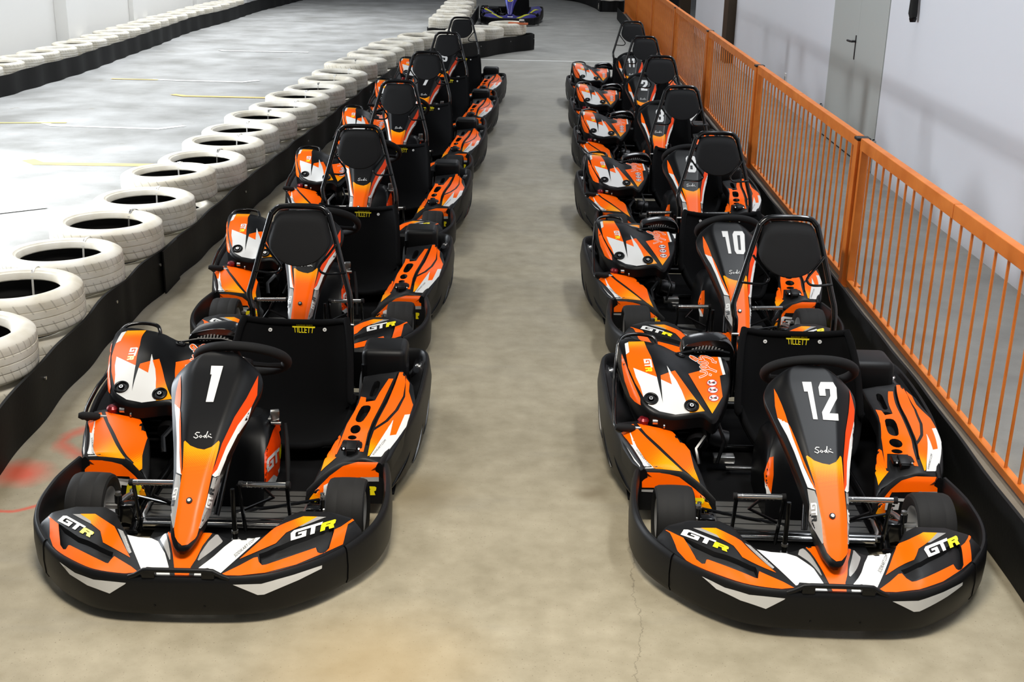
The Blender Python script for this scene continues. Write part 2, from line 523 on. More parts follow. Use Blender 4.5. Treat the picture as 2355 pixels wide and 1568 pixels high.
# ------------------------------------------------------------------ mesh builder
class MB:
    def __init__(self):
        self.v, self.f, self.m, self.fade = [], [], [], {}
        self.mats = []
        self.bvh = None

    def mi(self, name):
        if name not in self.mats:
            self.mats.append(name)
        return self.mats.index(name)

    def add(self, V, F, m):
        b = len(self.v)
        self.v += [tuple(p) for p in V]
        i = self.mi(m)
        for f in F:
            self.f.append(tuple(b + k for k in f)); self.m.append(i)
        return b

    def grid(self, rows, m, cu=False, cv=False):
        nr, nc = len(rows), len(rows[0])
        V = [p for r in rows for p in r]
        F = []
        for i in range(nr if cv else nr - 1):
            for j in range(nc if cu else nc - 1):
                a, b = i * nc + j, i * nc + (j + 1) % nc
                c, d = ((i + 1) % nr) * nc + (j + 1) % nc, ((i + 1) % nr) * nc + j
                F.append((a, b, c, d))
        self.add(V, F, m)

    def fan(self, ring, m, flip=False):
        c = sum((Vector(p) for p in ring), Vector()) / len(ring)
        V = [tuple(p) for p in ring] + [tuple(c)]
        n = len(ring)
        self.add(V, [((i + 1) % n, i, n) if flip else (i, (i + 1) % n, n) for i in range(n)], m)

    def tube(self, path, r, m, n=10, closed=False, cap=True):
        P = [Vector(p) for p in path]
        k = len(P)
        rows = []
        up = None
        for i, p in enumerate(P):
            if closed:
                d = (P[(i + 1) % k] - P[i - 1]).normalized()
            else:
                d = (P[min(i + 1, k - 1)] - P[max(i - 1, 0)]).normalized()
            if up is None:
                up = Vector((0, 0, 1)) if abs(d.z) < .9 else Vector((1, 0, 0))
            s = d.cross(up)
            s = s.normalized() if s.length > 1e-6 else Vector((1, 0, 0))
            up = s.cross(d).normalized()
            rr = r[i] if isinstance(r, (list, tuple)) else r
            rows.append([tuple(p + (s * cos(2 * pi * j / n) + up * sin(2 * pi * j / n)) * rr) for j in range(n)])
        self.grid(rows, m, cu=True, cv=closed)
        if cap and not closed:
            self.fan(rows[0], m, True); self.fan(rows[-1], m)

    def cyl(self, a, b, r, m, n=16, r2=None):
        self.tube([a, b], [r, r if r2 is None else r2], m, n)

    def lathe(self, prof, m, n=40, axis='x', at=(0, 0, 0), mfn=None):
        """profile of (radius, along) pairs turned about an axis"""
        rows = []
        for r, h in prof:
            row = []
            for j in range(n):
                c, s = r * cos(2 * pi * j / n), r * sin(2 * pi * j / n)
                p = {'x': (h, c, s), 'y': (c, h, s), 'z': (c, s, h)}[axis]
                row.append((p[0] + at[0], p[1] + at[1], p[2] + at[2]))
            rows.append(row)
        if mfn is None:
            self.grid(rows, m, cu=True)
        else:
            for i in range(len(rows) - 1):
                self.grid(rows[i:i + 2], mfn(i), cu=True)

    def box(self, c, s, m, bev=.004, rot=None, seg=2):
        bm = bmesh.new()
        bmesh.ops.create_cube(bm, size=1)
        bmesh.ops.scale(bm, vec=s, verts=bm.verts)
        if bev > 0:
            bmesh.ops.bevel(bm, geom=list(bm.edges), offset=min(bev, min(s) * .45), segments=seg, affect='EDGES', profile=.5)
        if rot:
            from mathutils import Euler
            bmesh.ops.rotate(bm, cent=(0, 0, 0), matrix=Euler(rot).to_matrix(), verts=bm.verts)
        bm.verts.index_update()
        self.add([tuple(v.co + Vector(c)) for v in bm.verts], [tuple(v.index for v in f.verts) for f in bm.faces], m)
        bm.free()

    def sweep(self, path, sect, m, closed=False, caps=True):
        """path of (x, y) with a section function(i, t) -> list of (outward, z)"""
        n = len(path)
        rows = []
        for i in range(n):
            if closed:
                a, b = path[i - 1], path[(i + 1) % n]
            else:
                a, b = path[max(i - 1, 0)], path[min(i + 1, n - 1)]
            d = Vector((b[0] - a[0], b[1] - a[1])).normalized()
            o = Vector((d.y, -d.x))
            rows.append([(path[i][0] + o.x * q[0], path[i][1] + o.y * q[0], q[1]) for q in sect(i, path[i])])
        self.grid(rows, m, cu=True, cv=closed)
        if caps and not closed:
            self.fan(rows[0], m, True); self.fan(rows[-1], m)

    def hfield(self, outline, zf, sp, m, wall=.05, rim=.012, recess=()):
        """a moulded panel: outline in plan, height function, rounded rim, side walls, recesses (polygon, depth)"""
        ins = [inset(outline, rim)] + [inset(outline, rim * .35)]
        rings = []
        for poly, dep in recess:
            rings += [poly, inset(poly, .005)]
        vs, F = mesh2d([outline], sp, ins + rings)

        def z(p):
            h = zf(*p)
            d = edge_dist(p, [outline])
            if d < rim:
                h -= rim - math.sqrt(max(0, rim * rim - (rim - d) ** 2))
            for poly, dep in recess:
                if inside(p, [poly]):
                    e = edge_dist(p, [poly])
                    h -= dep * min(1, e / .0049)
            return h
        self.add([(x, y, z((x, y))) for x, y in vs], F, m)
        o = dens(outline, sp)
        wf = wall if callable(wall) else (lambda x, y: wall)
        top = [(x, y, z((x, y))) for x, y in o]
        n = len(o)
        mid = [(x, y, h - wf(x, y) * .5) for x, y, h in top]
        low = [(x, y, h - wf(x, y)) for x, y, h in top]
        self.grid([top, mid, low], m, cu=True)

    def freeze(self):
        self.bvh = BVHTree.FromPolygons([Vector(p) for p in self.v], self.f)

    def hit(self, k, px, off):
        o, d = sight(k, px)
        h, n, i, t = self.bvh.ray_cast(o, d)
        if h is None:
            t = getattr(self, 'last_t', 4.0)
            for _ in range(8):                   # closest approach of the line of sight
                h, n, i, _d = self.bvh.find_nearest(o + d * t)
                t = (h - o).dot(d)
        self.last_t = t
        if n.dot(d) > 0:
            n = -n
        return h + n * off

    def decal(self, k, polys, m, layer=1, step=5, fade=None):
        """a sticker: outlines given as photo pixels of kart k, laid on this part's surface"""
        if not isinstance(polys[0], list):
            polys = [polys]
        vs, F = mesh2d(polys, step)
        self.lay(k, vs, F, m, layer, fade)

    def lay(self, k, vs, F, m, layer=1, fade=None):
        V = [tuple(self.hit(k, p, .0016 + .0006 * (layer - 1))) for p in vs]
        b = self.add(V, F, m)
        if fade:
            (ax, ay), (bx, by) = fade
            l = (bx - ax) ** 2 + (by - ay) ** 2
            for i, p in enumerate(vs):
                t = ((p[0] - ax) * (bx - ax) + (p[1] - ay) * (by - ay)) / l
                self.fade[b + i] = max(0., min(1., t))

    def word(self, k, s, q, m, layer=2):
        V, F = text_polys(s)
        self.lay(k, [quad(u, v, q) for u, v in V], F, m, layer)

    def gtr(self, k, q, cols, layer=3, step=5):
        for g, x0, w in (('G', 0, .36), ('T', .35, .28), ('R', .68, .32)):
            self.decal(k, [[quad(x0 + u * w, v, q) for u, v in p] for p in GTR[g]], cols[g], layer, step)

    def mesh(self, name, shift=(0, -Y0, 0), smooth=True, angle=40):
        me = bpy.data.meshes.new(name)
        me.from_pydata([(x + shift[0], y + shift[1], z + shift[2]) for x, y, z in self.v], [], self.f)
        for n in self.mats:
            me.materials.append(MATS[n])
        me.polygons.foreach_set('material_index', self.m)
        if self.fade:
            at = me.attributes.new('fade', 'FLOAT', 'POINT')
            vals = [0.] * len(self.v)
            for i, t in self.fade.items():
                vals[i] = t
            at.data.foreach_set('value', vals)
        bm = bmesh.new(); bm.from_mesh(me)
        if self.bvh is None:
            bmesh.ops.remove_doubles(bm, verts=bm.verts, dist=1e-5)
            bmesh.ops.recalc_face_normals(bm, faces=bm.faces)
        bm.to_mesh(me); bm.free()
        if smooth:
            me.polygons.foreach_set('use_smooth', [True] * len(me.polygons))
            me.set_sharp_from_angle(angle=R_(angle))
        me.update()
        return me


def inset(poly, d):
    n = len(poly)
    area = sum(poly[i][0] * poly[(i + 1) % n][1] - poly[(i + 1) % n][0] * poly[i][1] for i in range(n))
    sg = 1 if area > 0 else -1
    out = []
    for i in range(n):
        a, b, c = Vector(poly[i - 1]), Vector(poly[i]), Vector(poly[(i + 1) % n])
        d1, d2 = (b - a), (c - b)
        d1 = d1.normalized() if d1.length else Vector((1, 0)); d2 = d2.normalized() if d2.length else Vector((1, 0))
        n1, n2 = Vector((-d1.y, d1.x)) * sg, Vector((-d2.y, d2.x)) * sg
        nn = n1 + n2
        nn = nn.normalized() if nn.length > 1e-6 else n1
        out.append(tuple(b + nn * d / max(.5, nn.dot(n1))))
    return out


# ------------------------------------------------------------------ object helpers
def empty(name, loc, rz=0., label=None, cat=None, group=None):
    o = bpy.data.objects.new(name, None)
    COL.objects.link(o)
    o.location = loc
    o.rotation_euler = (0, 0, rz)
    o.empty_display_size = .2
    tag(o, label, cat, group)
    return o


def tag(o, label=None, cat=None, group=None, kind=None):
    if label: o['label'] = label
    if cat: o['category'] = cat
    if group: o['group'] = group
    if kind: o['kind'] = kind
    return o


FLAT = False                      # while set, new objects keep their big faces flat beside small bevels


def obj(name, me, parent=None, loc=(0, 0, 0)):
    o = bpy.data.objects.new(name, me)
    COL.objects.link(o)
    o.location = loc
    if FLAT:
        m = o.modifiers.new('weighted', 'WEIGHTED_NORMAL')
        m.keep_sharp = True
    if parent is not None:
        o.parent = parent
    return o

# ------------------------------------------------------------------ kart parts (drawn once, shared by all karts of the row)
BUMP = [(0, .590), (.1, .592), (.215, .600), (.31, .628), (.40, .688), (.46, .742), (.52, .815), (.575, .897), (.613, .98), (.634, 1.08), (.634, 1.2), (.622, 1.32), (.606, 1.42)]
BUMP = smooth_poly(BUMP, 4, False)
BUMP_L = [(-x, y) for x, y in BUMP][::-1]


def bump_y(x):
    x = abs(x)
    for a, b in zip(BUMP, BUMP[1:]):
        if a[0] <= x <= b[0]:
            return a[1] + (b[1] - a[1]) * (x - a[0]) / max(1e-9, b[0] - a[0])
    return .9


def band(T, low=.035, th=.024):
    return [(-.006, low), (.003, low + .02), (.006, (low + T) / 2), (.003, T - .022), (-.001, T - .007), (-.008, T), (-.017, T - .001), (-th, T - .010), (-th, low + .015), (-.015, low)]


def part_bumper(blue=False):
    b = MB()
    P = [p for p in BUMP_L + BUMP[1:] if abs(p[0]) <= .5201]
    b.sweep(P, lambda i, p: band(.178), 'black plastic')
    if not blue:
        b.freeze()
        b.decal(1, fr('A', [(165, 1212), (240, 1264), (330, 1297), (487, 1313), (484, 1318), (408, 1365), (300, 1325), (215, 1272)]), 'sticker white')
        b.decal(1, fr('A', [(1007, 1322), (1145, 1318), (1300, 1275), (1441, 1228), (1440, 1243), (1330, 1298), (1160, 1370), (1128, 1372)]), 'sticker white')
        for sx in (-1, 1):
            b.cyl((sx * .082, .585, .072), (sx * .082, .600, .072), .0035, 'dark metal', 8)
    return b


def part_handle():
    b = MB()
    b.tube([(-.165, .602, .170), (-.142, .600, .180), (-.112, .598, .199), (-.09, .597, .201), (.09, .597, .201), (.112, .598, .199), (.142, .600, .180), (.165, .602, .170)], .0085, 'black plastic', 10)
    for s in (-1, 1):
        b.box((s * .098, .599, .187), (.044, .018, .028), 'black plastic', .004)
    return b


def part_bumper_side(s):
    b = MB()
    P = [p for p in BUMP if p[0] >= .5199 or p[1] > 1.]
    k = [i for i, p in enumerate(BUMP) if p[0] > .515][0]
    P = [(.5222, .8178)] + BUMP[k + 1:]
    if s < 0:
        P = [(-x, y) for x, y in P][::-1]
    def sec(i, p):
        t = (p[1] - .815) / .6
        return [(q[0] + .003, q[1]) for q in band(.180 + .04 * min(1, t * 1.4))]
    b.sweep(P, sec, 'black plastic')
    for z in (.075, .15):
        b.cyl((s * .546, .845, z), (s * .552, .860, z), .004, 'dark metal', 8)
    return b


FAIR = [(0, .775, .252, 1.15), (.07, .772, .250, 1.15), (.088, .785, .236, 1.15), (.108, .79, .222, 1.1), (.14, .79, .212, 1.1), (.23, .822, .207, 1.1),
        (.262, .868, .214, 1.6), (.30, .925, .236, 2.3), (.345, .952, .244, 2.5), (.45, .955, .242, 2.5), (.53, .940, .226, 2.5), (.562, .912, .200, 2.0), (.574, .9, .18, 1.5)]


def fair_z(x, y):
    yr, zr, e = lerp_tab(FAIR, abs(x))
    yf = bump_y(x) + .014
    v = max(0, min(1, (y - yf) / max(.01, yr - yf)))
    return .171 + (zr - .171) * (1 - (1 - v) ** e)


def fair_outline():
    xs = np.linspace(-.57, .57, 77)
    return [(x, bump_y(x) + .014) for x in xs] + [(x, lerp_tab(FAIR, abs(x))[0]) for x in xs[::-1]]


SLOT = fr('C', [(490, 905), (700, 822), (960, 722), (1222, 622), (1218, 700), (1165, 850), (1130, 888), (1085, 895), (1062, 882), (1050, 838), (800, 918), (530, 1012), (500, 998)])


SLOT_L = fr('B', [(236, 608), (300, 655), (430, 742), (640, 836), (764, 888), (752, 960), (742, 984), (718, 1000), (700, 996), (340, 822), (326, 828), (304, 864), (278, 860), (250, 812), (240, 700)])


def part_fairing(blue=False):
    o = fair_outline()
    t = MB(); t.hfield(o, fair_z, .016, 'black plastic', wall=.035, rim=.004); t.freeze()
    sl = [tuple(t.hit(1, p, 0))[:2] for p in SLOT]
    sl2 = [tuple(t.hit(1, p, 0))[:2] for p in SLOT_L]
    b = MB()
    b.hfield(o, fair_z, .016, 'blue panel' if blue else 'black plastic', wall=lambda x, y: .035, rim=.004, recess=[] if blue else [(sl, .016), (sl2, .016)])
    b.bvh = t.bvh
    if blue:
        b.decal(1, fr('B', [(590, 518), (760, 700), (1010, 1070), (850, 1095), (600, 800), (430, 520)]), 'lime stripe')
        b.decal(1, fr('C', [(920, 545), (640, 660), (130, 1100), (320, 1120), (800, 780), (1090, 600)]), 'lime stripe')
        b.decal(1, fr('A', [(690, 1190), (860, 1190), (850, 1230), (690, 1230)]), 'sticker white')
        return b
    so = 'sticker orange'
    b.decal(1, fr('B', [(125, 530), (150, 570), (150, 740), (180, 830), (250, 905), (400, 990), (560, 1050), (720, 1088), (850, 1100), (1010, 1085), (940, 1030), (775, 930), (745, 960), (715, 1000), (690, 995), (345, 822), (330, 822), (305, 862), (280, 862), (252, 820), (240, 700), (232, 615)]), so)
    b.decal(1, fr('B', [(445, 518), (590, 518), (775, 640), (930, 942), (665, 795), (640, 685), (550, 612), (545, 585)]), so, fade=(fr('B', [(700, 680)])[0], fr('B', [(470, 520)])[0]))
    b.decal(1, fr('B', [(370, 520), (445, 520), (545, 585), (550, 615), (470, 575)]), 'sticker grey')
    b.decal(1, fr('B', [(806, 660), (860, 685), (885, 740), (942, 895), (920, 905), (900, 875)]), 'sticker grey')
    b.decal(1, fr('B', [(900, 722), (1010, 745), (1140, 755), (1205, 785), (1270, 900), (1305, 1030), (1320, 1130), (1190, 1130), (1180, 1040), (1090, 1034), (1062, 1058), (1040, 1064), (985, 930)]), 'sticker white')
    b.decal(1, fr('C', [(920, 542), (1060, 545), (945, 608), (880, 640), (755, 700), (655, 805), (300, 957), (640, 655), (760, 602)]), so, fade=(fr('C', [(740, 650)])[0], fr('C', [(1000, 540)])[0]))
    b.decal(1, fr('C', [(1060, 545), (1145, 548), (915, 638), (880, 642), (945, 608)]), 'sticker grey')
    b.decal(1, fr('C', [(130, 1102), (300, 1020), (440, 945), (478, 938), (488, 985), (520, 1018), (560, 1012), (1042, 846), (1058, 890), (1085, 902), (1130, 895), (1172, 850), (1226, 670), (1290, 640), (1400, 566), (1416, 580), (1355, 620), (1305, 812), (1100, 905), (850, 1010), (550, 1090), (300, 1118), (160, 1115)]), so)
    b.decal(1, fr('A', [(846, 1238), (915, 1185), (965, 1140), (1010, 1106), (1140, 1089), (1138, 1099), (948, 1268), (932, 1262), (885, 1243), (868, 1245), (862, 1292), (815, 1292), (822, 1262)]), 'sticker white')
    b.decal(1, fr('A', [(690, 1063), (905, 1063), (905, 1075), (860, 1135), (828, 1200), (803, 1237), (790, 1292), (726, 1292), (722, 1237), (716, 1180), (705, 1120)]), so)
    b.decal(1, fr('J', [(720, 836), (660, 925), (700, 1000), (768, 1165), (778, 1160), (778, 1090), (752, 950), (735, 870)]), 'sticker grey')
    b.decal(1, fr('J', [(1310, 868), (1335, 870), (1392, 945), (1380, 965), (1250, 1070), (1112, 1175), (1098, 1165), (1130, 1090), (1225, 950)]), 'sticker grey')
    g = {'G': 'sticker white', 'T': 'sticker white', 'R': 'sticker yellow'}
    b.gtr(1, fr('B', [(292, 526), (592, 694), (224, 586), (536, 748)]), g)
    b.gtr(1, fr('C', [(800, 690), (1248, 556), (800, 782), (1218, 652)]), g)
    b.word(1, 'SODIKART.COM', fr('A', [(1012, 1178), (1112, 1096), (1020, 1192), (1118, 1106)]), 'sticker black')
    b.word(1, 'SODIKART.COM', fr('B', [(885, 735), (945, 890), (870, 745), (928, 900)]), 'sticker white')
    return b


NOSE = [(.655, .243, .008), (.662, .254, .024), (.682, .273, .037), (.71, .298, .048), (.782, .360, .061), (.872, .424, .074), (.966, .484, .094), (1.06, .546, .119),
        (1.163, .607, .146), (1.24, .652, .165), (1.29, .676, .157), (1.322, .690, .128), (1.342, .694, .078), (1.35, .692, .02)]
SODI = [[(845, 583), (833, 582), (824, 590), (835, 597), (839, 604), (828, 611), (818, 605)], [(851, 597), (845, 603), (851, 608), (859, 602), (852, 597)],
        [(873, 597), (864, 603), (870, 608), (877, 600), (886, 579)], [(877, 600), (880, 608)], [(889, 597), (886, 605), (893, 603), (904, 608)], [(898, 591), (900, 592)]]


def part_nose(number=None, blue=False):
    st = smooth_poly([p for p in NOSE], 5, False)
    rows = []
    for y, z, w in st:
        w = max(w, .004)
        row = []
        k = .054 * min(1.15, max(.35, w / .143)) * min(1., .25 + (y - .655) * 8)
        dr = lambda t: k * max(0., (abs(t) - .5) / .5) ** 1.45
        q = min(1., .18 + (y - .655) * 7)
        row.append((-w * .82, y + .028 * q, z - k - .075 * q)); row.append((-w * .97, y + .013 * q, z - k - .035 * q)); row.append((-w * 1.01, y + .004 * q, z - k - .01 * q))
        for j in range(49):
            t = sin((-1 + j / 24) * pi / 2)
            row.append((w * t, y, z - dr(t)))
        row.append((w * 1.01, y + .004 * q, z - k - .01 * q)); row.append((w * .97, y + .013 * q, z - k - .035 * q)); row.append((w * .82, y + .028 * q, z - k - .075 * q))
        rows.append(row)
    b = MB()
    b.grid(rows, 'blue panel' if blue else 'black nose')
    b.fan(rows[0], 'black nose')
    b.freeze()
    if blue:
        b.decal(12, fr('M', [(960, 330), (1230, 330), (1200, 520), (1150, 640), (1060, 640), (1000, 520)]), 'sticker yellow')
        b.decal(12, fr('M', [(985, 345), (1205, 345), (1180, 510), (1135, 620), (1075, 620), (1018, 510)]), 'sticker black', 2)
        b.decal(12, [[quad(u, v, fr('M', [(1035, 380), (1160, 380), (1060, 590), (1150, 590)])) for u, v in p] for p in DIG['7']], 'sticker white', 3)
        b.decal(12, fr('M', [(892, 330), (950, 330), (1080, 900), (1080, 1050), (1050, 960)]), 'pale blue')
        return b
    b.decal(1, fr('A', [(770, 628), (776, 622), (786, 632), (800, 646), (835, 660), (868, 666), (905, 652), (938, 622), (943, 630), (935, 670), (905, 780), (880, 900), (850, 1020), (832, 1085), (822, 1100), (787, 1128), (760, 1132), (740, 1115), (727, 1090), (722, 1050), (745, 900), (765, 750)]), 'sticker orange',
            fade=(fr('A', [(835, 830)])[0], fr('A', [(850, 600)])[0]))
    b.decal(1, fr('A', [(1130, 305), (1125, 400), (1098, 457), (1030, 548), (975, 652), (930, 760), (908, 788), (904, 782), (922, 735), (954, 636), (1014, 508), (1074, 414)]), 'sticker red')
    b.decal(1, fr('A', [(1098, 457), (1080, 520), (1030, 592), (980, 692), (940, 790), (920, 800), (905, 790), (930, 762), (975, 652), (1030, 548)]), 'sticker white')
    b.decal(1, fr('A', [(910, 800), (924, 804), (945, 787), (940, 880), (915, 960), (848, 1050), (840, 1048), (858, 985), (889, 880)]), 'sticker grey')
    b.decal(12, fr('M', [(888, 318), (903, 345), (925, 395), (942, 440), (955, 482), (925, 470), (905, 455), (893, 400)]), 'sticker orange')
    b.decal(12, fr('M', [(905, 457), (930, 468), (955, 482), (975, 540), (1000, 610), (1030, 690), (1062, 760), (1085, 798), (1048, 786), (1022, 720), (985, 620), (950, 540), (922, 490)]), 'sticker white')
    b.decal(12, fr('M', [(955, 482), (966, 500), (990, 555), (1028, 655), (1062, 735), (1086, 796), (1078, 790), (1050, 728), (1012, 640), (975, 545)]), 'sticker orange', 2)
    b.decal(12, fr('K', [(1210, 350), (1288, 372), (1318, 450), (1366, 700), (1384, 935), (1372, 946), (1228, 690), (1236, 520)]), 'sticker grey')
    b.gtr(1, fr('J', [(1183, 548), (1236, 318), (1246, 560), (1290, 330)]), {'G': 'sticker white', 'T': 'sticker white', 'R': 'sticker black'})
    b.gtr(12, fr('K', [(1312, 500), (1325, 700), (1250, 505), (1262, 705)]), {'G': 'sticker white', 'T': 'sticker white', 'R': 'sticker black'})
    for s in SODI:
        b.decal(1, fr('A', stroke(s, 4.2)), 'sticker white', 2, step=5)
    if number:
        if number == '1':
            b.decal(1, fr('A', [(903, 258), (961, 259), (913, 434), (876, 434), (905, 300), (898, 300)]), 'sticker white', 2)
        elif len(number) == 2:
            q = fr('M', [(1020, 286), (1180, 288), (1058, 462), (1192, 470)])
            for c, u0, w in ((number[0], 0, .42), (number[1], .46, .54)):
                if number == '11' and u0: w = .42
                b.decal(12, [[quad(u0 + u * w, v, q) for u, v in p] for p in DIG[c]], 'sticker white', 2)
        else:
            q = fr('A', [(880, 256), (985, 260), (846, 432), (944, 434)]) if number in '57' else fr('M', [(1056, 286), (1150, 288), (1080, 464), (1168, 469)])
            b.decal(1 if number in '57' else 12, [[quad(u, v, q) for u, v in p] for p in DIG[number]], 'sticker white', 2)
    return b


def part_nose_bolt():
    b = MB()
    n = Vector((0, -.66, .75))
    c = Vector((.002, .782, .361))
    b.cyl(c, c + n * .006, .0105, 'black plastic', 16)
    b.cyl(c + n * .006, c + n * .009, .006, 'steel', 12)
    return b


def part_wheel_rim():
    c = Vector((.045, 1.49, .612)); n = Vector((0, .60, .80)); u = Vector((0, -.80, .60)); x = Vector((1, 0, 0))
    b = MB()
    b.tube([c + (x * cos(a) + u * sin(a)) * .168 for a in np.linspace(0, 2 * pi, 49)[:-1]], .019, 'black pad', 12, closed=True)
    h = MB()
    h.tube([c - n * .02, c - n * .005], .04, 'dark metal', 20)
    for a in (pi * .5, pi * 1.17, pi * 1.83):
        d = x * cos(a) + u * sin(a)
        h.tube([c - n * .014 + d * .03, c - n * .008 + d * .1, c + d * .155], [.011, .010, .012], 'dark metal', 8)
    h.cyl(c - n * .005, c + n * .004, .012, 'steel', 12)
    k = MB()
    k.tube([(0.0, 1.12, .13), (.03, 1.30, .34), tuple(c - n * .02)], .012, 'black gloss', 10)
    return b, h, k


SEAT_C = [(1.775, .118), (1.80, .100), (1.87, .085), (1.97, .082), (2.06, .10), (2.115, .155), (2.145, .24), (2.172, .35), (2.198, .44), (2.217, .508), (2.221, .519)]
SEAT_W = [.13, .175, .215, .245, .26, .264, .262, .256, .246, .234, .222]
SEAT_D = [.015, .03, .075, .13, .18, .20, .195, .165, .125, .09, .07]
SEAT_X = [.16, .16, .155, .15, .14, .135, .13, .13, .13, .13, .13]


def part_seat():
    st = smooth_poly([(*p, w, d, x) for p, w, d, x in zip(SEAT_C, SEAT_W, SEAT_D, SEAT_X)], 4, False)
    b = MB()
    rows, back = [], []
    n = len(st)
    for i, (y, z, w, d, x) in enumerate(st):
        a, c = st[max(0, i - 1)], st[min(n - 1, i + 1)]
        t = Vector((c[0] - a[0], c[1] - a[1])).normalized()
        nn = Vector((-t.y, t.x))                 # towards the driver
        r1, r2 = [], []
        for j in range(25):
            u = -1 + j / 12
            off = d * (abs(u) ** 3.2)
            xx = x + w * (u if abs(u) < .8 else math.copysign(.8 + .2 * sin((abs(u) - .8) / .2 * pi / 2) , u))
            r1.append((xx, y + nn.x * off, z + nn.y * off))
            e = .014
            r2.append((xx + u * e * .9, y + nn.x * (off - e), z + nn.y * (off - e)))
        rows.append(r1); back.append(r2[::-1])
    full = [r1 + r2 for r1, r2 in zip(rows, back)]
    b.grid(full, 'black felt', cu=True)
    b.grid([full[0][:25], full[0][25:][::-1]], 'black felt'); b.grid([full[-1][:25], full[-1][25:][::-1]], 'black felt')
    edge = [r[0] for r in rows] + rows[-1][1:-1] + [r[-1] for r in rows[::-1]] + rows[0][1:-1][::-1]
    b.tube(edge, .015, 'black felt', 10, closed=True)
    b.freeze()
    q = fr('P', [(672, 749), (725, 751), (674, 764), (723, 766)])
    b.word(1, 'TILLETT', [quad(u, v, q) for u, v in ((.03, .86), (.97, .86), (.03, 0), (.97, 0))], 'sticker yellow', 1)
    b.decal(1, [quad(u, v, q) for u, v in ((0, 1), (1, 1), (1, .78), (0, .78))], 'sticker yellow', 2)
    b.word(1, 'RACING SEATS', fr('P', [(682, 745.5), (719, 746.5), (682, 748.3), (719, 749.3)]), 'sticker yellow', 1)
    return b


def part_seat_washers(seat):
    out = []
    n = Vector((0, -.94, .33))
    for px in ((622, 758), (747, 758)):
        b = MB()
        c = Vector(seat.hit(1, px, 0))
        b.cyl(c - n * .004, c + n * .004, .0085, 'sticker white', 14)
        b.cyl(c + n * .003, c + n * .006, .003, 'steel', 8)
        out.append(b)
    return out


def part_hoop():
    P = [(-.10, 2.36, .16), (-.10, 2.36, .50), (-.108, 2.363, .56), (-.114, 2.37, .607), (-.100, 2.385, .66), (-.022, 2.44, .93), (-.008, 2.448, .962), (.018, 2.455, .985), (.055, 2.458, .991), (.12, 2.460, .992),
         (.18, 2.458, .991), (.218, 2.455, .985), (.240, 2.448, .962), (.254, 2.44, .93), (.326, 2.385, .66), (.340, 2.37, .607), (.345, 2.363, .56), (.345, 2.36, .50), (.345, 2.36, .16)]
    b = MB()
    b.tube(smooth_poly(P, 4, False), .0135, 'black gloss', 12)
    for s, x in ((-1, -.10), (1, .345)):
        b.tube([(x, 2.36, .47), (x - s * .03, 2.42, .30), (x - s * .05, 2.48, .14)], .009, 'black gloss', 8)
        b.cyl((x - .016, 2.345, .47), (x + .016, 2.345, .47), .008, 'steel', 10)
        a = .12 + s * .12
        L = [(.12 + s * .16, 2.40, .83), (.12 + s * .13, 2.385, .79), (.12 + s * .09, 2.372, .742), (.12 + s * .088, 2.368, .722), (.12 + s * .105, 2.366, .707), (.12 + s * .14, 2.368, .704), (.12 + s * .205, 2.385, .706)]
        b.tube(smooth_poly(L, 4, False), .0058, 'black gloss', 8)
    return b


def part_headrest():
    pl = lambda x, z: 2.335 + (z - .745) * (2.43 - 2.335) / .215
    O = smooth_poly([(.04, .958), (.12, .962), (.20, .958), (.232, .935), (.248, .885), (.258, .84), (.245, .805), (.205, .768), (.16, .749), (.12, .745), (.08, .749), (.035, .768), (-.005, .805), (-.018, .84), (-.008, .885), (.008, .935)], 3)
    b = MB()
    rings = []
    for d, o in ((.0, .030), (0, .010), (.004, -.006), (.012, -.015), (.028, -.018)):
        q = inset(O, d) if d else O
        rings.append([(x, pl(x, z) + o, z + o * .35) for x, z in q])
    b.grid(rings, 'black pad', cu=True)
    b.fan(rings[-1], 'black pad'); b.fan(rings[0], 'black pad', True)
    return b


# engine cover -------------------------------------------------------------
ENG = [(-.526, 1.759, .376), (-.361, 1.730, .362), (-.442, 1.942, .453), (-.479, 1.746, .369), (-.589, 1.922, .448), (-.445, 1.705, .335), (-.525, 2.157, .487), (-.626, 2.06, .490),
       (-.372, 2.124, .440), (-.348, 1.960, .414), (-.313, 1.715, .346), (-.561, 1.731, .360), (-.271, 1.700, .318), (-.20, 1.95, .405), (-.18, 2.11, .43), (-.36, 1.85, .402), (-.27, 1.85, .385), (-.28, 2.05, .43), (-.45, 2.10, .475)]
ENG_O = [(-.45, 1.690), (-.37, 1.690), (-.315, 1.700), (-.272, 1.690), (-.235, 1.745), (-.195, 1.85), (-.172, 1.95), (-.165, 2.08), (-.19, 2.14), (-.30, 2.155), (-.40, 2.155), (-.47, 2.175), (-.60, 2.17), (-.645, 2.12), (-.64, 2.02), (-.622, 1.92), (-.60, 1.82), (-.568, 1.74), (-.52, 1.70)]


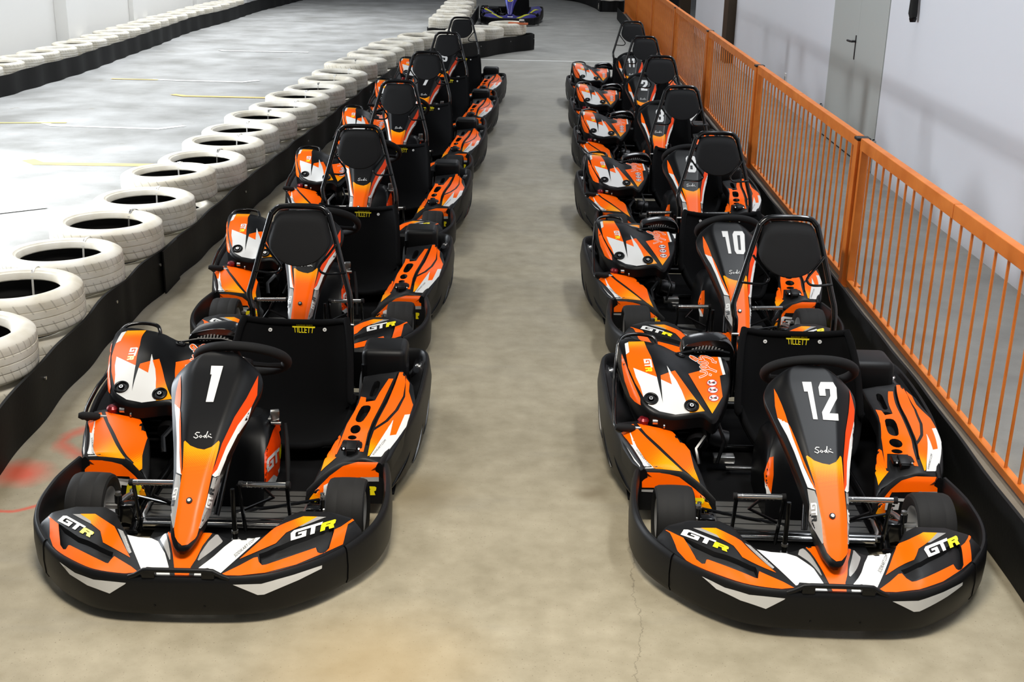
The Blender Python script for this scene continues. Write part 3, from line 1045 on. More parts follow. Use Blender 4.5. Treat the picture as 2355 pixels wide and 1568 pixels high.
def part_engine_cover():
    zf = rbf(ENG, 1e-4)
    b = MB()
    o = smooth_poly(ENG_O, 3)
    b.hfield(o, zf, .02, 'black nose', wall=lambda x, y: .10 if x < -.56 else .045, rim=.012)
    b.freeze()
    so = 'sticker orange'
    H = lambda p: fr('H', p)
    b.decal(12, H([(452, 183), (700, 176), (740, 280), (810, 420), (905, 740), (840, 715), (530, 597), (560, 720), (640, 895), (690, 1060), (560, 840), (450, 590), (415, 390), (467, 350), (452, 240)]), so, fade=(H([(600, 360)])[0], H([(590, 150)])[0]))
    b.decal(12, H([(392, 212), (446, 190), (466, 346), (414, 386)]), 'sticker white')
    b.decal(12, H([(530, 598), (905, 742), (960, 980), (1000, 1155), (968, 780), (1143, 862), (1062, 560), (1215, 800), (1300, 960), (1360, 1110), (1430, 1312), (1200, 1340), (950, 1290), (770, 1190), (690, 1060), (640, 890), (570, 740)]), 'sticker white')
    b.decal(12, H([(965, 717), (1095, 670), (1142, 860), (968, 780)]), so)
    b.decal(12, H([(1118, 662), (1190, 640), (1420, 960), (1665, 1285), (1435, 1311), (1360, 1110), (1300, 960), (1215, 800)]), so, fade=(H([(1300, 900)])[0], H([(1520, 1260)])[0]))
    b.decal(12, H([(1560, 425), (1872, 425), (1950, 710), (1905, 725), (1950, 1055), (1785, 1325), (1405, 692), (1600, 642), (1640, 560)]), so, fade=(H([(1790, 960)])[0], H([(1790, 1290)])[0]))
    b.decal(12, H([(1875, 425), (1920, 425), (1995, 703), (1952, 710)]), 'sticker white')
    scr = [[(1838, 512), (1790, 500), (1796, 476), (1740, 440), (1660, 414), (1602, 416), (1622, 450), (1650, 470), (1618, 484), (1560, 470), (1490, 432), (1434, 414), (1452, 442), (1528, 486)],
           [(1700, 602), (1770, 626), (1842, 655)], [(1604, 650), (1676, 664), (1702, 690), (1654, 724), (1592, 748)], [(1750, 708), (1760, 713)]]
    for w, m, l in ((34, 'sticker white', 2), (17, so, 3)):
        for q in scr:
            b.decal(12, H(stroke(smooth_poly(q, 4, False), w)), m, l, step=6)
        for cx, cy, rx, ry in ((1638, 517, 74, 26), (1662, 592, 66, 24)):
            b.decal(12, [H(ell(cx, cy, rx + w / 2, ry + w / 2, 28, .16)), H(ell(cx, cy, rx - w / 2, ry - w / 2, 20, .16))], m, l, step=6)
    for i, (cx, cy) in enumerate(((1780, 838), (1795, 953), (1808, 1080))):
        b.decal(12, H(ell(cx, cy, 88, 58)), 'dark red', 2)
        b.decal(12, H(ell(cx, cy, 74, 47)), 'sticker white', 3)
        b.decal(12, H([(cx - 62, cy - 10), (cx - 40, cy - 24), (cx - 18, cy - 4), (cx - 40, cy + 6)]), 'sticker black', 4)
        b.decal(12, H([(cx + 2, cy - 6), (cx + 50, cy - 6), (cx + 56, cy + 12), (cx + 10, cy + 16)]), 'sticker black', 4)
        b.decal(12, H(stroke([(cx - 55, cy + 26), (cx + 55, cy - 26)], 9)), 'dark red', 5)
    b.gtr(12, H([(812, 455), (850, 655), (690, 462), (730, 662)]), {'G': 'sticker white', 'T': 'sticker white', 'R': 'sticker yellow'})
    b.decal(12, H([(350, 380), (420, 560), (470, 700), (560, 900), (640, 1080), (655, 1190), (560, 1130), (490, 1050), (400, 800), (355, 560)]), so, 3)
    return b


def part_cover_bolts():
    zf = rbf(ENG, 1e-4)
    out = []
    for x, y in ((-.526, 1.759), (-.361, 1.730), (-.372, 2.120)):
        e = .002
        n = Vector((-(zf(x + e, y) - zf(x - e, y)) / (2 * e), -(zf(x, y + e) - zf(x, y - e)) / (2 * e), 1)).normalized()
        c = Vector((x, y, zf(x, y)))
        t = n.cross(Vector((0, 1, 0))).normalized(); u = t.cross(n)
        b = MB()
        R = .0265 if y < 2 else .018
        b.tube([c + n * .003 + (t * cos(a) + u * sin(a)) * R for a in np.linspace(0, 2 * pi, 25)[:-1]], .005, 'black nose', 8, closed=True)
        b.cyl(c - n * .003, c + n * .002, R, 'black nose', 20)
        b.cyl(c + n * .002, c + n * .008, .0085, 'steel', 12)
        b.cyl(c + n * .008, c + n * .0085, .0035, 'black plastic', 6)
        out.append(b)
    return out


def part_engine():
    b = MB()
    b.box((-.42, 1.92, .20), (.26, .30, .22), 'dark metal', .02)
    for k in range(5):
        b.box((-.40, 1.765 - .003 * k, .15 + .03 * k), (.20, .05, .010), 'dark metal', .003)
    b.cyl((-.33, 1.76, .22), (-.33, 1.70, .20), .045, 'dark metal', 18)
    b.cyl((-.44, 1.76, .26), (-.44, 1.715, .25), .03, 'black gloss', 16)
    b.cyl((-.26, 1.90, .15), (-.18, 1.90, .13), .05, 'dark metal', 18)
    b.tube([(-.25, 1.75, .30), (-.22, 1.70, .22), (-.25, 1.66, .14)], .008, 'black gloss', 8)
    b.tube([(-.30, 1.70, .24), (-.34, 1.66, .20), (-.33, 1.62, .15)], .012, 'black gloss', 8)
    b.cyl((-.52, 1.70, .30), (-.50, 1.70, .30), .012, 'steel', 10)
    b.cyl((-.476, 1.69, .285), (-.47, 1.69, .285), .009, 'steel', 10)
    b.box((-.20, 1.80, .10), (.09, .05, .03), 'steel', .004)
    b.box((-.14, 1.76, .075), (.11, .02, .012), 'steel', .003)
    c = MB()
    c.lathe([(0.0, -.02), (.022, -.02), (.026, -.012), (.022, .0), (.026, .012), (.018, .022), (0, .022)], 'red metal', 8, 'z', (-.555, 1.715, .29))
    l = MB()
    l.tube([(-.52, 1.70, .275), (-.565, 1.68, .275), (-.60, 1.675, .279)], [.005, .008, .008], 'steel', 8)
    l.tube([(-.595, 1.675, .279), (-.61, 1.67, .281), (-.66, 1.655, .29), (-.675, 1.65, .293)], [.012, .016, .017, .010], 'black pad', 10)
    return b, c, l


def part_guard():
    b = MB()
    P = [(-.56, 1.69, .25), (-.64, 1.685, .255), (-.672, 1.72, .275), (-.668, 1.86, .325), (-.662, 1.99, .345), (-.656, 2.07, .385), (-.646, 2.13, .45), (-.64, 2.155, .483), (-.615, 2.185, .502), (-.56, 2.205, .506), (-.50, 2.20, .500), (-.478, 2.185, .485), (-.47, 2.16, .44)]
    b.tube(smooth_poly(P, 4, False), .0085, 'black gloss', 10)
    return b


def part_airbox():
    b = MB()
    top = smooth_poly([(-.352, .415), (-.348, .452), (-.325, .472), (-.25, .490), (-.18, .491), (-.145, .474), (-.128, .445), (-.126, .415)], 4, False)
    yb = lambda x: 2.185
    rows = []
    for dy, sc in ((0, 1), (.006, 1.03), (.10, 1.03), (.12, 1)):
        rows.append([(-.235 + (x + .235) * sc, yb(x) + dy, .415 + (z - .415) * sc) for x, z in top])
    b.grid(rows, 'black gloss')
    fr_ = [(x, yb(x), z) for x, z in top]
    b.fan(fr_, 'black gloss')
    b.tube([(-.40, 2.14, .440), (-.30, 2.165, .450), (-.20, 2.165, .452), (-.15, 2.15, .447)], .006, 'black gloss', 8)
    s = MB()
    for k in range(10):
        x = -.315 + k * .0145
        z0, z1 = .436 + .0015 * abs(k - 2), .436 + .024 * sin(pi * (k + 1.2) / 11) + .009
        s.add([(x - .0035, 2.183, z0), (x + .0035, 2.183, z0), (x + .0105, 2.183, z1), (x + .0035, 2.183, z1),
               (x - .0035, 2.180, z0), (x + .0035, 2.180, z0), (x + .0105, 2.180, z1), (x + .0035, 2.180, z1)],
              [(4, 5, 6, 7), (0, 1, 5, 4), (1, 2, 6, 5), (2, 3, 7, 6), (3, 0, 4, 7)], 'sticker grey')
    return b, s


# side pods ------------------------------------------------------------------
PL = [(-.582, 1.429, .221), (-.422, 1.428, .212), (-.352, 1.410, .172), (-.378, 1.575, .231), (-.444, 1.699, .263), (-.596, 1.715, .288), (-.668, 1.757, .252), (-.65, 1.62, .235), (-.61, 1.50, .222), (-.50, 1.56, .252), (-.31, 1.33, .146), (-.69, 1.86, .26), (-.55, 1.80, .28)]
PL_O = [(-.585, 1.425), (-.50, 1.428), (-.42, 1.425), (-.352, 1.395), (-.315, 1.34), (-.335, 1.45), (-.372, 1.58), (-.44, 1.705), (-.52, 1.722), (-.60, 1.74), (-.672, 1.80), (-.668, 1.74), (-.645, 1.60), (-.612, 1.48)]
PR = [(.572, 1.463, .222), (.524, 1.445, .233), (.531, 1.608, .283), (.596, 1.589, .259), (.664, 1.762, .274), (.591, 2.123, .329), (.438, 2.101, .318), (.562, 2.097, .316), (.444, 1.90, .298), (.498, 1.997, .299), (.449, 1.571, .257),
      (.503, 1.463, .241), (.438, 1.481, .225), (.345, 1.412, .177), (.31, 1.335, .142), (.36, 1.60, .225), (.678, 1.95, .285), (.62, 1.52, .232)]
PR_O = [(.585, 1.425), (.50, 1.428), (.42, 1.425), (.352, 1.395), (.315, 1.34), (.335, 1.45), (.365, 1.56), (.40, 1.66), (.43, 1.80), (.435, 1.95), (.432, 2.10), (.50, 2.125), (.60, 2.14), (.655, 2.04), (.676, 1.92), (.672, 1.78), (.648, 1.62), (.612, 1.48)]


def arch(b, s):
    """the forward facing wheel arch of a pod, bending away under the top panel"""
    n = 24
    rows = []
    for i in range(n + 1):
        x = .595 - (.595 - .300) * i / n
        t = max(0., (.44 - x) / .14)
        zt = .216 - .075 * min(1, t) ** 1.5 - (.01 if x > .58 else 0)
        yt = 1.424 - .10 * min(1, t) ** 1.6
        low = max(.05, .055 + .05 * min(1, t))
        rows.append([(s * x, yt + .002, zt), (s * x, yt - .008, zt - .012), (s * x, yt - .014, zt - .035), (s * x, yt - .026, (zt + low) / 2), (s * x, yt - .034, low)])
    b.grid(rows, 'black plastic')


def part_pod_left():
    b = MB()
    b.hfield(PL_O, rbf(PL, 5e-5), .022, 'black plastic', wall=.06, rim=.008)
    arch(b, -1)
    b.freeze()
    so = 'sticker orange'
    G = lambda p: fr('G', p)
    b.decal(12, G([(195, 790), (225, 786), (285, 925), (342, 940), (304, 797), (370, 950), (440, 1058), (515, 1129), (410, 1130), (350, 1062), (270, 922)]), 'sticker white')
    b.decal(12, G([(225, 786), (300, 775), (342, 940), (285, 925)]), 'sticker orange')
    b.decal(12, G([(302, 778), (343, 768), (450, 880), (620, 1040), (747, 1155), (515, 1129), (440, 1056), (345, 905)]), so, fade=(G([(400, 920)])[0], G([(680, 1150)])[0]))
    b.decal(12, G([(376, 763), (480, 785), (650, 820), (740, 905), (805, 985), (840, 1130), (890, 1254), (745, 1130), (560, 950), (450, 850)]), so, fade=(G([(760, 1040)])[0], G([(880, 1230)])[0]))
    a = MB(); arch(a, -1); a.freeze(); keep, b.bvh = b.bvh, a.bvh
    b.decal(12, G([(415, 1161), (560, 1166), (640, 1178), (720, 1200), (840, 1290), (950, 1390), (990, 1460), (860, 1450), (845, 1380), (790, 1300), (540, 1287), (415, 1286)]), so, fade=(G([(820, 1330)])[0], G([(950, 1450)])[0]))
    b.decal(1, fr('J', [(-230, 190), (60, 192), (310, 215), (310, 245), (60, 225), (-230, 215)]), 'sticker grey', 2)
    b.gtr(1, fr('J', [(-85, 200), (448, 268), (-95, 372), (424, 415)]), {'G': 'sticker white', 'T': 'sticker white', 'R': 'sticker yellow'}, 3)
    b.bvh = keep
    b.word(12, 'SODIKART.COM', G([(376, 975), (490, 1110), (366, 983), (478, 1120)]), 'sticker black')
    return b


def rsl(pts):
    return fr('E', smooth_poly(pts, 2))


HOLES = [rsl([(1125, 515), (1165, 510), (1172, 540), (1135, 630), (1085, 640), (1090, 600)]), fr('E', ell(1083, 680, 42, 20, 12)),
         rsl([(1012, 735), (1050, 720), (1090, 726), (1085, 765), (1030, 850), (990, 865), (965, 850), (970, 815)]), fr('E', ell(963, 925, 46, 36, 14, -.4)), fr('E', ell(935, 995, 38, 19, 12))]


def part_pod_right():
    t = MB(); t.hfield(PR_O, rbf(PR, 5e-5), .02, 'black plastic', wall=.06, rim=.008); arch(t, 1); t.freeze()
    rec = []
    for hpx in HOLES:
        rec.append(([tuple(t.hit(1, p, 0))[:2] for p in hpx], .03))
    groove = fr('E', [(1300, 490), (1325, 430), (1340, 432), (1300, 540), (1220, 720), (1150, 850), (1120, 915), (1100, 985), (1075, 1060), (1050, 1060), (1075, 960), (1115, 860), (1200, 700)])
    rec.append(([tuple(t.hit(1, p, 0))[:2] for p in groove], .010))
    b = MB()
    b.hfield(PR_O, rbf(PR, 5e-5), .02, 'black plastic', wall=.06, rim=.008, recess=rec)
    arch(b, 1)
    b.bvh = t.bvh
    so = 'sticker orange'
    E = lambda p: fr('E', p)
    b.decal(1, E([(1340, 435), (1385, 435), (1392, 520), (1370, 640), (1300, 760), (1215, 850), (1132, 905), (1160, 840), (1235, 700), (1300, 545)]), so)
    b.decal(1, E([(1398, 447), (1430, 490), (1420, 600), (1455, 715), (1430, 795), (1384, 800), (1310, 970), (1255, 978), (1290, 838), (1190, 990), (1082, 1150), (1064, 1155), (1090, 1020), (1122, 935), (1240, 858), (1330, 760), (1388, 645)]), so, fade=(E([(1180, 940)])[0], E([(1075, 1150)])[0]))
    b.decal(1, E([(1430, 795), (1395, 900), (1320, 1010), (1250, 1100), (1180, 1160), (1082, 1160), (1190, 990), (1288, 838), (1255, 978), (1310, 970), (1384, 800)]), 'sticker white')
    outer = E([(1008, 645), (1052, 652), (1050, 690), (1130, 678), (1170, 606), (1248, 490), (1288, 490), (1188, 700), (1105, 860), (1066, 960), (1044, 1060), (1030, 1118), (1000, 1115), (1000, 1020), (860, 1015), (800, 1140), (790, 1135), (890, 880), (960, 760), (990, 700)])
    b.decal(1, [outer, HOLES[2], HOLES[3], HOLES[4]], so)
    b.decal(1, E([(830, 975), (838, 990), (785, 1160), (798, 1166), (700, 1250), (665, 1285), (712, 1140), (760, 1022)]), so, fade=(E([(790, 1030)])[0], E([(690, 1260)])[0]))
    a = MB(); arch(a, 1); a.freeze(); keep, b.bvh = b.bvh, a.bvh
    b.decal(1, E([(1162, 1200), (1000, 1197), (850, 1240), (740, 1320), (640, 1420), (570, 1510), (562, 1525), (690, 1520), (720, 1400), (760, 1340), (1000, 1335), (1162, 1332)]), so, fade=(E([(720, 1420)])[0], E([(560, 1540)])[0]))
    b.decal(1, E([(1000, 1332), (1162, 1332), (1162, 1370), (1060, 1370)]), 'sticker grey')
    b.gtr(1, E([(690, 1385), (1146, 1400), (680, 1490), (1130, 1486)]), {'G': 'sticker white', 'T': 'sticker white', 'R': 'sticker yellow'}, 2)
    b.bvh = keep
    b.word(1, 'SODIKART.COM', E([(1105, 1138), (1212, 1010), (1114, 1150), (1224, 1022)]), 'sticker black')
    return b


def part_strap():
    b = MB()
    b.box((.455, 1.512, .245), (.085, .05, .02), 'black plastic', .005, (.12, 0, 0))
    b.box((.455, 1.495, .25), (.042, .06, .022), 'black plastic', .005, (.25, 0, 0))
    b.box((.455, 1.475, .225), (.036, .02, .05), 'black plastic', .004, (.2, 0, 0))
    for s in (-1, 1):
        b.cyl((.455 + s * .03, 1.486, .243), (.455 + s * .03, 1.480, .248), .004, 'steel', 8)
    return b


SKIRT = smooth_poly([(.590, 1.405), (.598, 1.45), (.628, 1.56), (.664, 1.68), (.692, 1.86), (.704, 2.05), (.708, 2.30), (.700, 2.46), (.672, 2.525), (.62, 2.545), (.55, 2.55)], 4, False)


def skirt_z(y):
    return lerp_tab([(1.40, .222), (1.63, .252), (1.89, .28), (2.14, .292), (2.6, .300)], y)[0]


def part_skirt(s):
    b = MB()
    P = SKIRT if s > 0 else [(-x, y) for x, y in SKIRT][::-1]

    def sec(i, p):
        T = skirt_z(p[1])
        lo = .05 + max(0, min(1, (p[1] - 2.1) / .3)) * .06
        return [(-.02, lo), (-.004, lo + .012), (.002, (lo + T) / 2 - .05), (.006, (lo + T) / 2), (-.002, T - .028), (-.006, T - .008), (-.013, T), (-.022, T - .002), (-.03, T - .016), (-.034, T - .05), (-.034, lo + .02)]
    b.sweep(P, sec, 'black plastic')
    # moulded diagonal grooves on the outside
    for ya, za, yb, zb in ((1.50, .075, 1.72, .165), (1.74, .07, 1.98, .185), (2.0, .09, 2.26, .20)):
        pts = []
        for i in range(9):
            y = ya + (yb - ya) * i / 8
            x = lerp_tab([(q[1], q[0]) for q in SKIRT if q[1] < 2.5], y)[0]
            pts.append((s * (x + .001), y, za + (zb - za) * (i / 8) ** 1.4))
        b.tube(pts, [.002, .005, .007, .008, .008, .008, .007, .005, .002], 'black gloss', 8)
    # ledge between the skirt and the pod
    led = [p for p in SKIRT if p[1] < 2.44]
    rows = []
    for p in led:
        T = skirt_z(p[1])
        rows.append([(s * (p[0] - .03), p[1], T - .02), (s * (p[0] - .07), p[1] + .01, T - .05), (s * (p[0] - .16), p[1] + .03, T - .16)])
    b.grid(rows, 'black plastic')
    k = MB()
    k.lathe([(0, .005), (.010, .0045), (.017, .002), (.020, -.002), (.021, -.006)], 'steel', 18, 'z', (s * .655, 2.40, .264))
    k.cyl((s * .655, 2.40, .268), (s * .655, 2.40, .2705), .006, 'black plastic', 6)
    b.box((s * .652, 2.41, .235), (.055, .20, .05), 'black gloss', .012)
    return b, k


def part_rear_bumper():
    b = MB()
    P = [(.62, 2.553), (.45, 2.565), (.2, 2.572), (0, 2.574), (-.2, 2.572), (-.45, 2.565), (-.62, 2.553)]
    b.sweep(smooth_poly(P, 3, False), lambda i, p: [(-.02, .08), (0, .09), (.01, .13), (.01, .23), (0, .27), (-.015, .285), (-.03, .27), (-.035, .1)], 'black plastic')
    return b


def part_front_wheel(s):
    c = (s * .477, 1.19, .125)
    t = MB()
    prof = [(.070, -.056), (.092, -.068), (.108, -.072), (.118, -.067), (.1235, -.054), (.1248, -.03), (.1244, -.028), (.1252, -.026), (.1256, 0), (.1252, .026), (.1244, .028), (.1248, .03), (.1235, .054), (.118, .067), (.108, .072), (.092, .068), (.070, .056)]
    t.lathe(prof, 'kart rubber', 48, 'x', c)
    r = MB()
    r.lathe([(.0, -.012), (.030, -.012), (.036, -.03), (.058, -.04), (.066, -.055), (.074, -.062), (.073, -.056), (.062, -.03), (.058, 0), (.062, .03), (.073, .056), (.074, .062), (.066, .055), (.058, .04), (.036, .03), (.030, .012), (0, .012)], 'alloy', 36, 'x', c)
    for a in range(3):
        q = 2 * pi * a / 3
        r.cyl((c[0] - .02, c[1] + .022 * cos(q), c[2] + .022 * sin(q)), (c[0] + .02, c[1] + .022 * cos(q), c[2] + .022 * sin(q)), .005, 'steel', 6)
    return t, r


def part_rear_wheel(s):
    c = (s * .50, 2.30, .14)
    t = MB()
    t.lathe([(.072, -.085), (.10, -.10), (.125, -.103), (.136, -.092), (.140, -.07), (.1405, 0), (.140, .07), (.136, .092), (.125, .103), (.10, .10), (.072, .085)], 'kart rubber', 48, 'x', c)
    r = MB()
    r.lathe([(0, -.02), (.03, -.02), (.06, -.06), (.076, -.088), (.06, 0), (.076, .088), (.06, .06), (.03, .02), (0, .02)], 'chrome', 30, 'x', c)
    return t, r


def part_wheel_guard():
    b = MB()
    b.box((.508, 2.32, .27), (.20, .20, .25), 'black plastic', .03, seg=4)
    b.tube([(.42, 2.214, .13), (.42, 2.214, .33)], .012, 'black gloss', 10)
    return b


def part_chassis():
    b = MB()
    t = lambda P, r=.0145: b.tube(smooth_poly(P, 3, False), r, 'black gloss', 10)
    for s in (-1, 1):
        t([(s * .12, .66, .055), (s * .22, .80, .055), (s * .30, 1.05, .055), (s * .335, 1.30, .055), (s * .33, 1.8, .055), (s * .34, 2.42, .06)])
        t([(s * .33, 1.20, .06), (s * .40, 1.19, .085)], .018)
        t([(s * .36, 1.36, .06), (s * .50, 1.46, .07), (s * .62, 1.62, .08), (s * .64, 2.0, .09), (s * .60, 2.3, .10)], .010)
        t([(s * .30, 1.10, .06), (s * .345, .98, .13), (s * .375, .90, .20)], .0125)
        t([(s * .03, .70, .14), (s * .06, .92, .10), (s * .1, 1.02, .06)], .009)
    t([(-.34, 1.20, .06), (.34, 1.20, .06)], .0165)
    t([(-.30, 1.03, .055), (.30, 1.03, .055)], .012)
    t([(-.12, .66, .055), (.12, .66, .055)], .012)
    t([(-.33, 2.0, .06), (.34, 2.0, .06)], .0145)
    t([(-.45, 2.30, .14), (.45, 2.30, .14)], .018)
    for x, y in ((-.09, 1.02), (.09, 1.02)):
        b.tube([(x, y, .05), (x, y, .29)], [.010, .008], 'black gloss', 10)
        b.cyl((x, y - .0, .115), (x, y, .125), .0125, 'steel', 12)
        b.cyl((x, y, .085), (x, y, .09), .014, 'steel', 12)
    return b


def part_floor_tray():
    b = MB()
    b.box((-.01, 1.34, .042), (.60, .34, .008), 'ribbed plate', .003)
    b.box((.0, 2.04, .038), (1.24, 1.06, .008), 'black felt', .003)  # black sheets widened to fill the openings under the kart
    b.box((.0, 1.42, .034), (.78, .44, .008), 'black felt', .003)
    b.box((.0, 1.06, .036), (.50, .30, .008), 'black plastic', .003)
    b.tube([(-.29, 1.175, .062), (.28, 1.175, .062)], .011, 'chrome', 10)
    for s in (-1, 1):
        b.tube([(s * .285, 1.18, .062), (s * .30, 1.22, .075), (s * .305, 1.32, .08)], .008, 'steel', 8)
    return b


def part_pedal(s):
    b = MB()
    x0, x1 = (-.285, -.105) if s < 0 else (.108, .292)
    b.cyl((x0 + .012, 1.046, .296), (x1 - .008, 1.03, .305), .0105, 'chrome', 14)
    b.cyl((x0, 1.047, .295), (x0 + .014, 1.046, .296), .013, 'black pad', 12)
    b.cyl((x1 - .010, 1.03, .305), (x1 + .004, 1.029, .306), .013, 'black pad', 12)
    for k in range(9):
        x = x0 + .03 + k * .014
        b.cyl((x, 1.044, .2965), (x + .003, 1.044, .2967), .0112, 'steel', 12)
    xa = x0 + .012 if s < 0 else x1 - .012
    b.tube([(xa, 1.05, .29), (xa, 1.075, .18), (xa + s * .004, 1.10, .075)], .0075, 'black gloss', 8)
    xb = x1 if s < 0 else x0
    b.tube([(xb, 1.035, .30), (xb, 1.07, .20), (xb, 1.11, .075)], .0075, 'black gloss', 8)
    b.tube([((xa + xb) / 2, 1.045, .285), ((xa + xb) / 2 + .03 * s, 1.08, .23), (xb, 1.09, .17)], .006, 'dark metal', 8)
    return b


def part_stub_axle(s):
    b = MB()
    b.cyl((s * .385, 1.19, .07), (s * .385, 1.20, .165), .014, 'black gloss', 12)
    b.cyl((s * .385, 1.20, .165), (s * .385, 1.20, .178), .011, 'steel', 8)
    b.cyl((s * .385, 1.19, .125), (s * .43, 1.19, .125), .012, 'steel', 12)
    b.tube([(s * .385, 1.21, .13), (s * .375, 1.255, .13), (s * .365, 1.30, .12)], [.013, .011, .012], 'steel', 10)
    b.cyl((s * .365, 1.30, .105), (s * .365, 1.30, .140), .009, 'chrome', 10)
    b.box((s * .35, 1.195, .10), (.06, .05, .075), 'black gloss', .008)
    b.tube([(s * .365, 1.30, .115), (s * .2, 1.24, .11), (s * .05, 1.18, .115)], .007, 'black gloss', 8)
    b.cyl((s * .335, 1.288, .113), (s * .345, 1.292, .114), .006, 'sticker yellow', 8)
    return b


def part_tank():
    b = MB()
    rows = []
    for z, x0, x1, y0, y1 in ((.05, -.10, .125, 1.36, 1.70), (.12, -.10, .13, 1.38, 1.715), (.20, -.095, .135, 1.42, 1.725), (.28, -.08, .125, 1.49, 1.725), (.315, -.06, .105, 1.54, 1.715), (.33, -.03, .075, 1.58, 1.69)):
        c = .03
        ring = [(x0 + c, y0), (x1 - c, y0), (x1, y0 + c), (x1, y1 - c), (x1 - c, y1), (x0 + c, y1), (x0, y1 - c), (x0, y0 + c)]
        ring = smooth_poly(ring, 3)
        rows.append([(x, y, z) for x, y in ring])
    b.grid(rows, 'black nose', cu=True)
    b.fan(rows[-1], 'black nose')
    b.freeze()
    E = lambda p: fr('E', p)
    b.decal(1, E([(305, 830), (328, 835), (328, 920), (300, 945), (345, 1130), (392, 1222), (330, 1300), (180, 1385), (180, 1135), (250, 930)]), 'sticker red', 2)
    b.decal(1, E([(182, 1395), (255, 1312), (300, 1340), (350, 1260), (395, 1222), (388, 1260), (290, 1402)]), 'sticker white', 3)
    b.gtr(1, E([(196, 1180), (345, 1030), (200, 1295), (352, 1125)]), {'G': 'sticker white', 'T': 'sticker white', 'R': 'sticker yellow'}, 4)
    b.decal(12, fr('K', [(800, 10), (842, 0), (842, 200), (815, 400), (752, 270), (745, 180)]), 'sticker orange', 2)
    b.decal(12, fr('K', [(752, 262), (772, 300), (815, 405), (812, 430), (770, 420)]), 'sticker white', 3)
    return b


def part_lever():
    b = MB()
    b.tube([(.175, 1.60, .30), (.185, 1.57, .24), (.195, 1.52, .16), (.20, 1.48, .08)], [.007, .009, .010, .007], 'black pad', 10)
    return b


def part_bracket():
    b = MB()
    b.box((.135, 1.60, .335), (.035, .02, .045), 'steel', .004, (.2, 0, .3))
    b.cyl((.12, 1.595, .30), (.16, 1.595, .30), .008, 'steel', 10)
    b.box((.11, 1.62, .31), (.05, .04, .012), 'steel', .003)
    return b


def build_parts():
    P = []

    def add(name, mb, subs=(), label=None):
        P.append((name, mb.mesh(name), label, [(n, m.mesh(n), l) for n, m, l in subs]))
    add('front_bumper', part_bumper(), [('bumper_handle', part_handle(), None)])
    add('bumper_side', part_bumper_side(-1)); add('bumper_side', part_bumper_side(1))
    add('front_fairing', part_fairing())
    rim, hub, colm = part_wheel_rim()
    add('steering_wheel', rim, [('steering_hub', hub, None)])
    add('steering_column', colm)
    seat = part_seat()
    add('seat', seat, [('seat_washer', w, 'pale seat washer') for w in part_seat_washers(seat)])
    add('roll_hoop', part_hoop()); add('headrest', part_headrest())
    add('engine_cover', part_engine_cover(), [('cover_bolt', w, None) for w in part_cover_bolts()])
    e, c, l = part_engine()
    add('engine', e, [('oil_cap', c, 'dark red cap'), ('starter_grip', l, None)])
    add('engine_guard', part_guard())
    a, s = part_airbox()
    add('air_box', a, [('air_grille', s, None)])
    add('side_pod', part_pod_left())
    add('side_pod', part_pod_right(), [('strap_buckle', part_strap(), None)])
    for s in (-1, 1):
        k, bolt = part_skirt(s)
        add('side_skirt', k, [('skirt_bolt', bolt, 'steel bolt')])
    add('rear_bumper', part_rear_bumper())
    for s in (-1, 1):
        t, r = part_front_wheel(s)
        add('front_wheel', t, [('wheel_rim', r, 'chrome wheel rim')])
    for s in (-1, 1):
        t, r = part_rear_wheel(s)
        add('rear_wheel', t, [('wheel_rim', r, 'chrome wheel rim')])
    add('wheel_guard', part_wheel_guard())
    add('chassis', part_chassis()); add('floor_tray', part_floor_tray())
    add('pedal', part_pedal(-1), label='chrome bar pedal'); add('pedal', part_pedal(1), label='chrome bar pedal')
    add('stub_axle', part_stub_axle(-1)); add('stub_axle', part_stub_axle(1))
    add('fuel_tank', part_tank(), [('hinge_bracket', part_bracket(), 'steel bracket')])
    add('brake_lever', part_lever())
    return P


PARTS = build_parts()
BOLT = part_nose_bolt().mesh('nose_bolt')
NOSES = {n: part_nose(n).mesh('nose_cone') for n in ('1', '12', '10', '8', '3', '2', '11', '7', '5', None)}


def put(name, me, parent, label=None):
    o = obj(name, me, parent)
    if label:
        o['label'] = label
    return o


def kart(pose, number, label, group):
    X, Y, a = pose
    e = empty('go_kart', (X - sin(a) * Y0, Y + cos(a) * Y0, 0), a, label, 'go-kart', group)
    for n, me, lb, subs in PARTS:
        p = put(n, me, e, lb)
        for sn, sm, sl in subs:
            put(sn, sm, p, sl)
    p = put('nose_cone', NOSES[number], e)
    put('nose_bolt', BOLT, p)
    return e


GL, GR = 'orange, white and black go-karts parked in the left row', 'orange, white and black go-karts parked in the right row along the fence'
kart(POSE[1], '1', 'orange go-kart with white number 1, frontmost of the left row beside the white tyres', GL)
kart((-1.179, 5.095, .0238), None, 'orange go-kart directly behind kart 1, second from the front in the left row', GL)
kart((-1.205, 7.262, .016), None, 'orange go-kart third from the front in the left row, number hidden by a headrest', GL)
kart((-1.219, 9.432, .001), None, 'orange go-kart fourth from the front in the left row, beside the white tyres', GL)
kart((-1.209, 11.493, -.01), '7', 'orange go-kart second from the far end of the left row of karts', GL)
kart((-1.181, 13.642, -.007), '5', 'orange go-kart at the far end of the left row, nearest the tyre island', GL)
kart(POSE[12], '12', 'orange go-kart with white number 12, frontmost of the right row by the fence', GR)
kart((1.0707, 5.1785, .0344), '10', 'orange go-kart with white number 10, directly behind kart 12 in the right row', GR)
kart((1.087, 7.358, .038), '8', 'orange go-kart with white number 8, third from the front in the right row', GR)
kart((1.009, 9.556, -.005), '3', 'orange go-kart with white number 3, fourth from the front in the right row', GR)
kart((1.039, 11.575, .007), '2', 'orange go-kart with white number 2, second from the far end of the right row', GR)
kart((1.073, 13.618, .023), '11', 'orange go-kart at the far end of the right row, nearest the white floor line', GR)

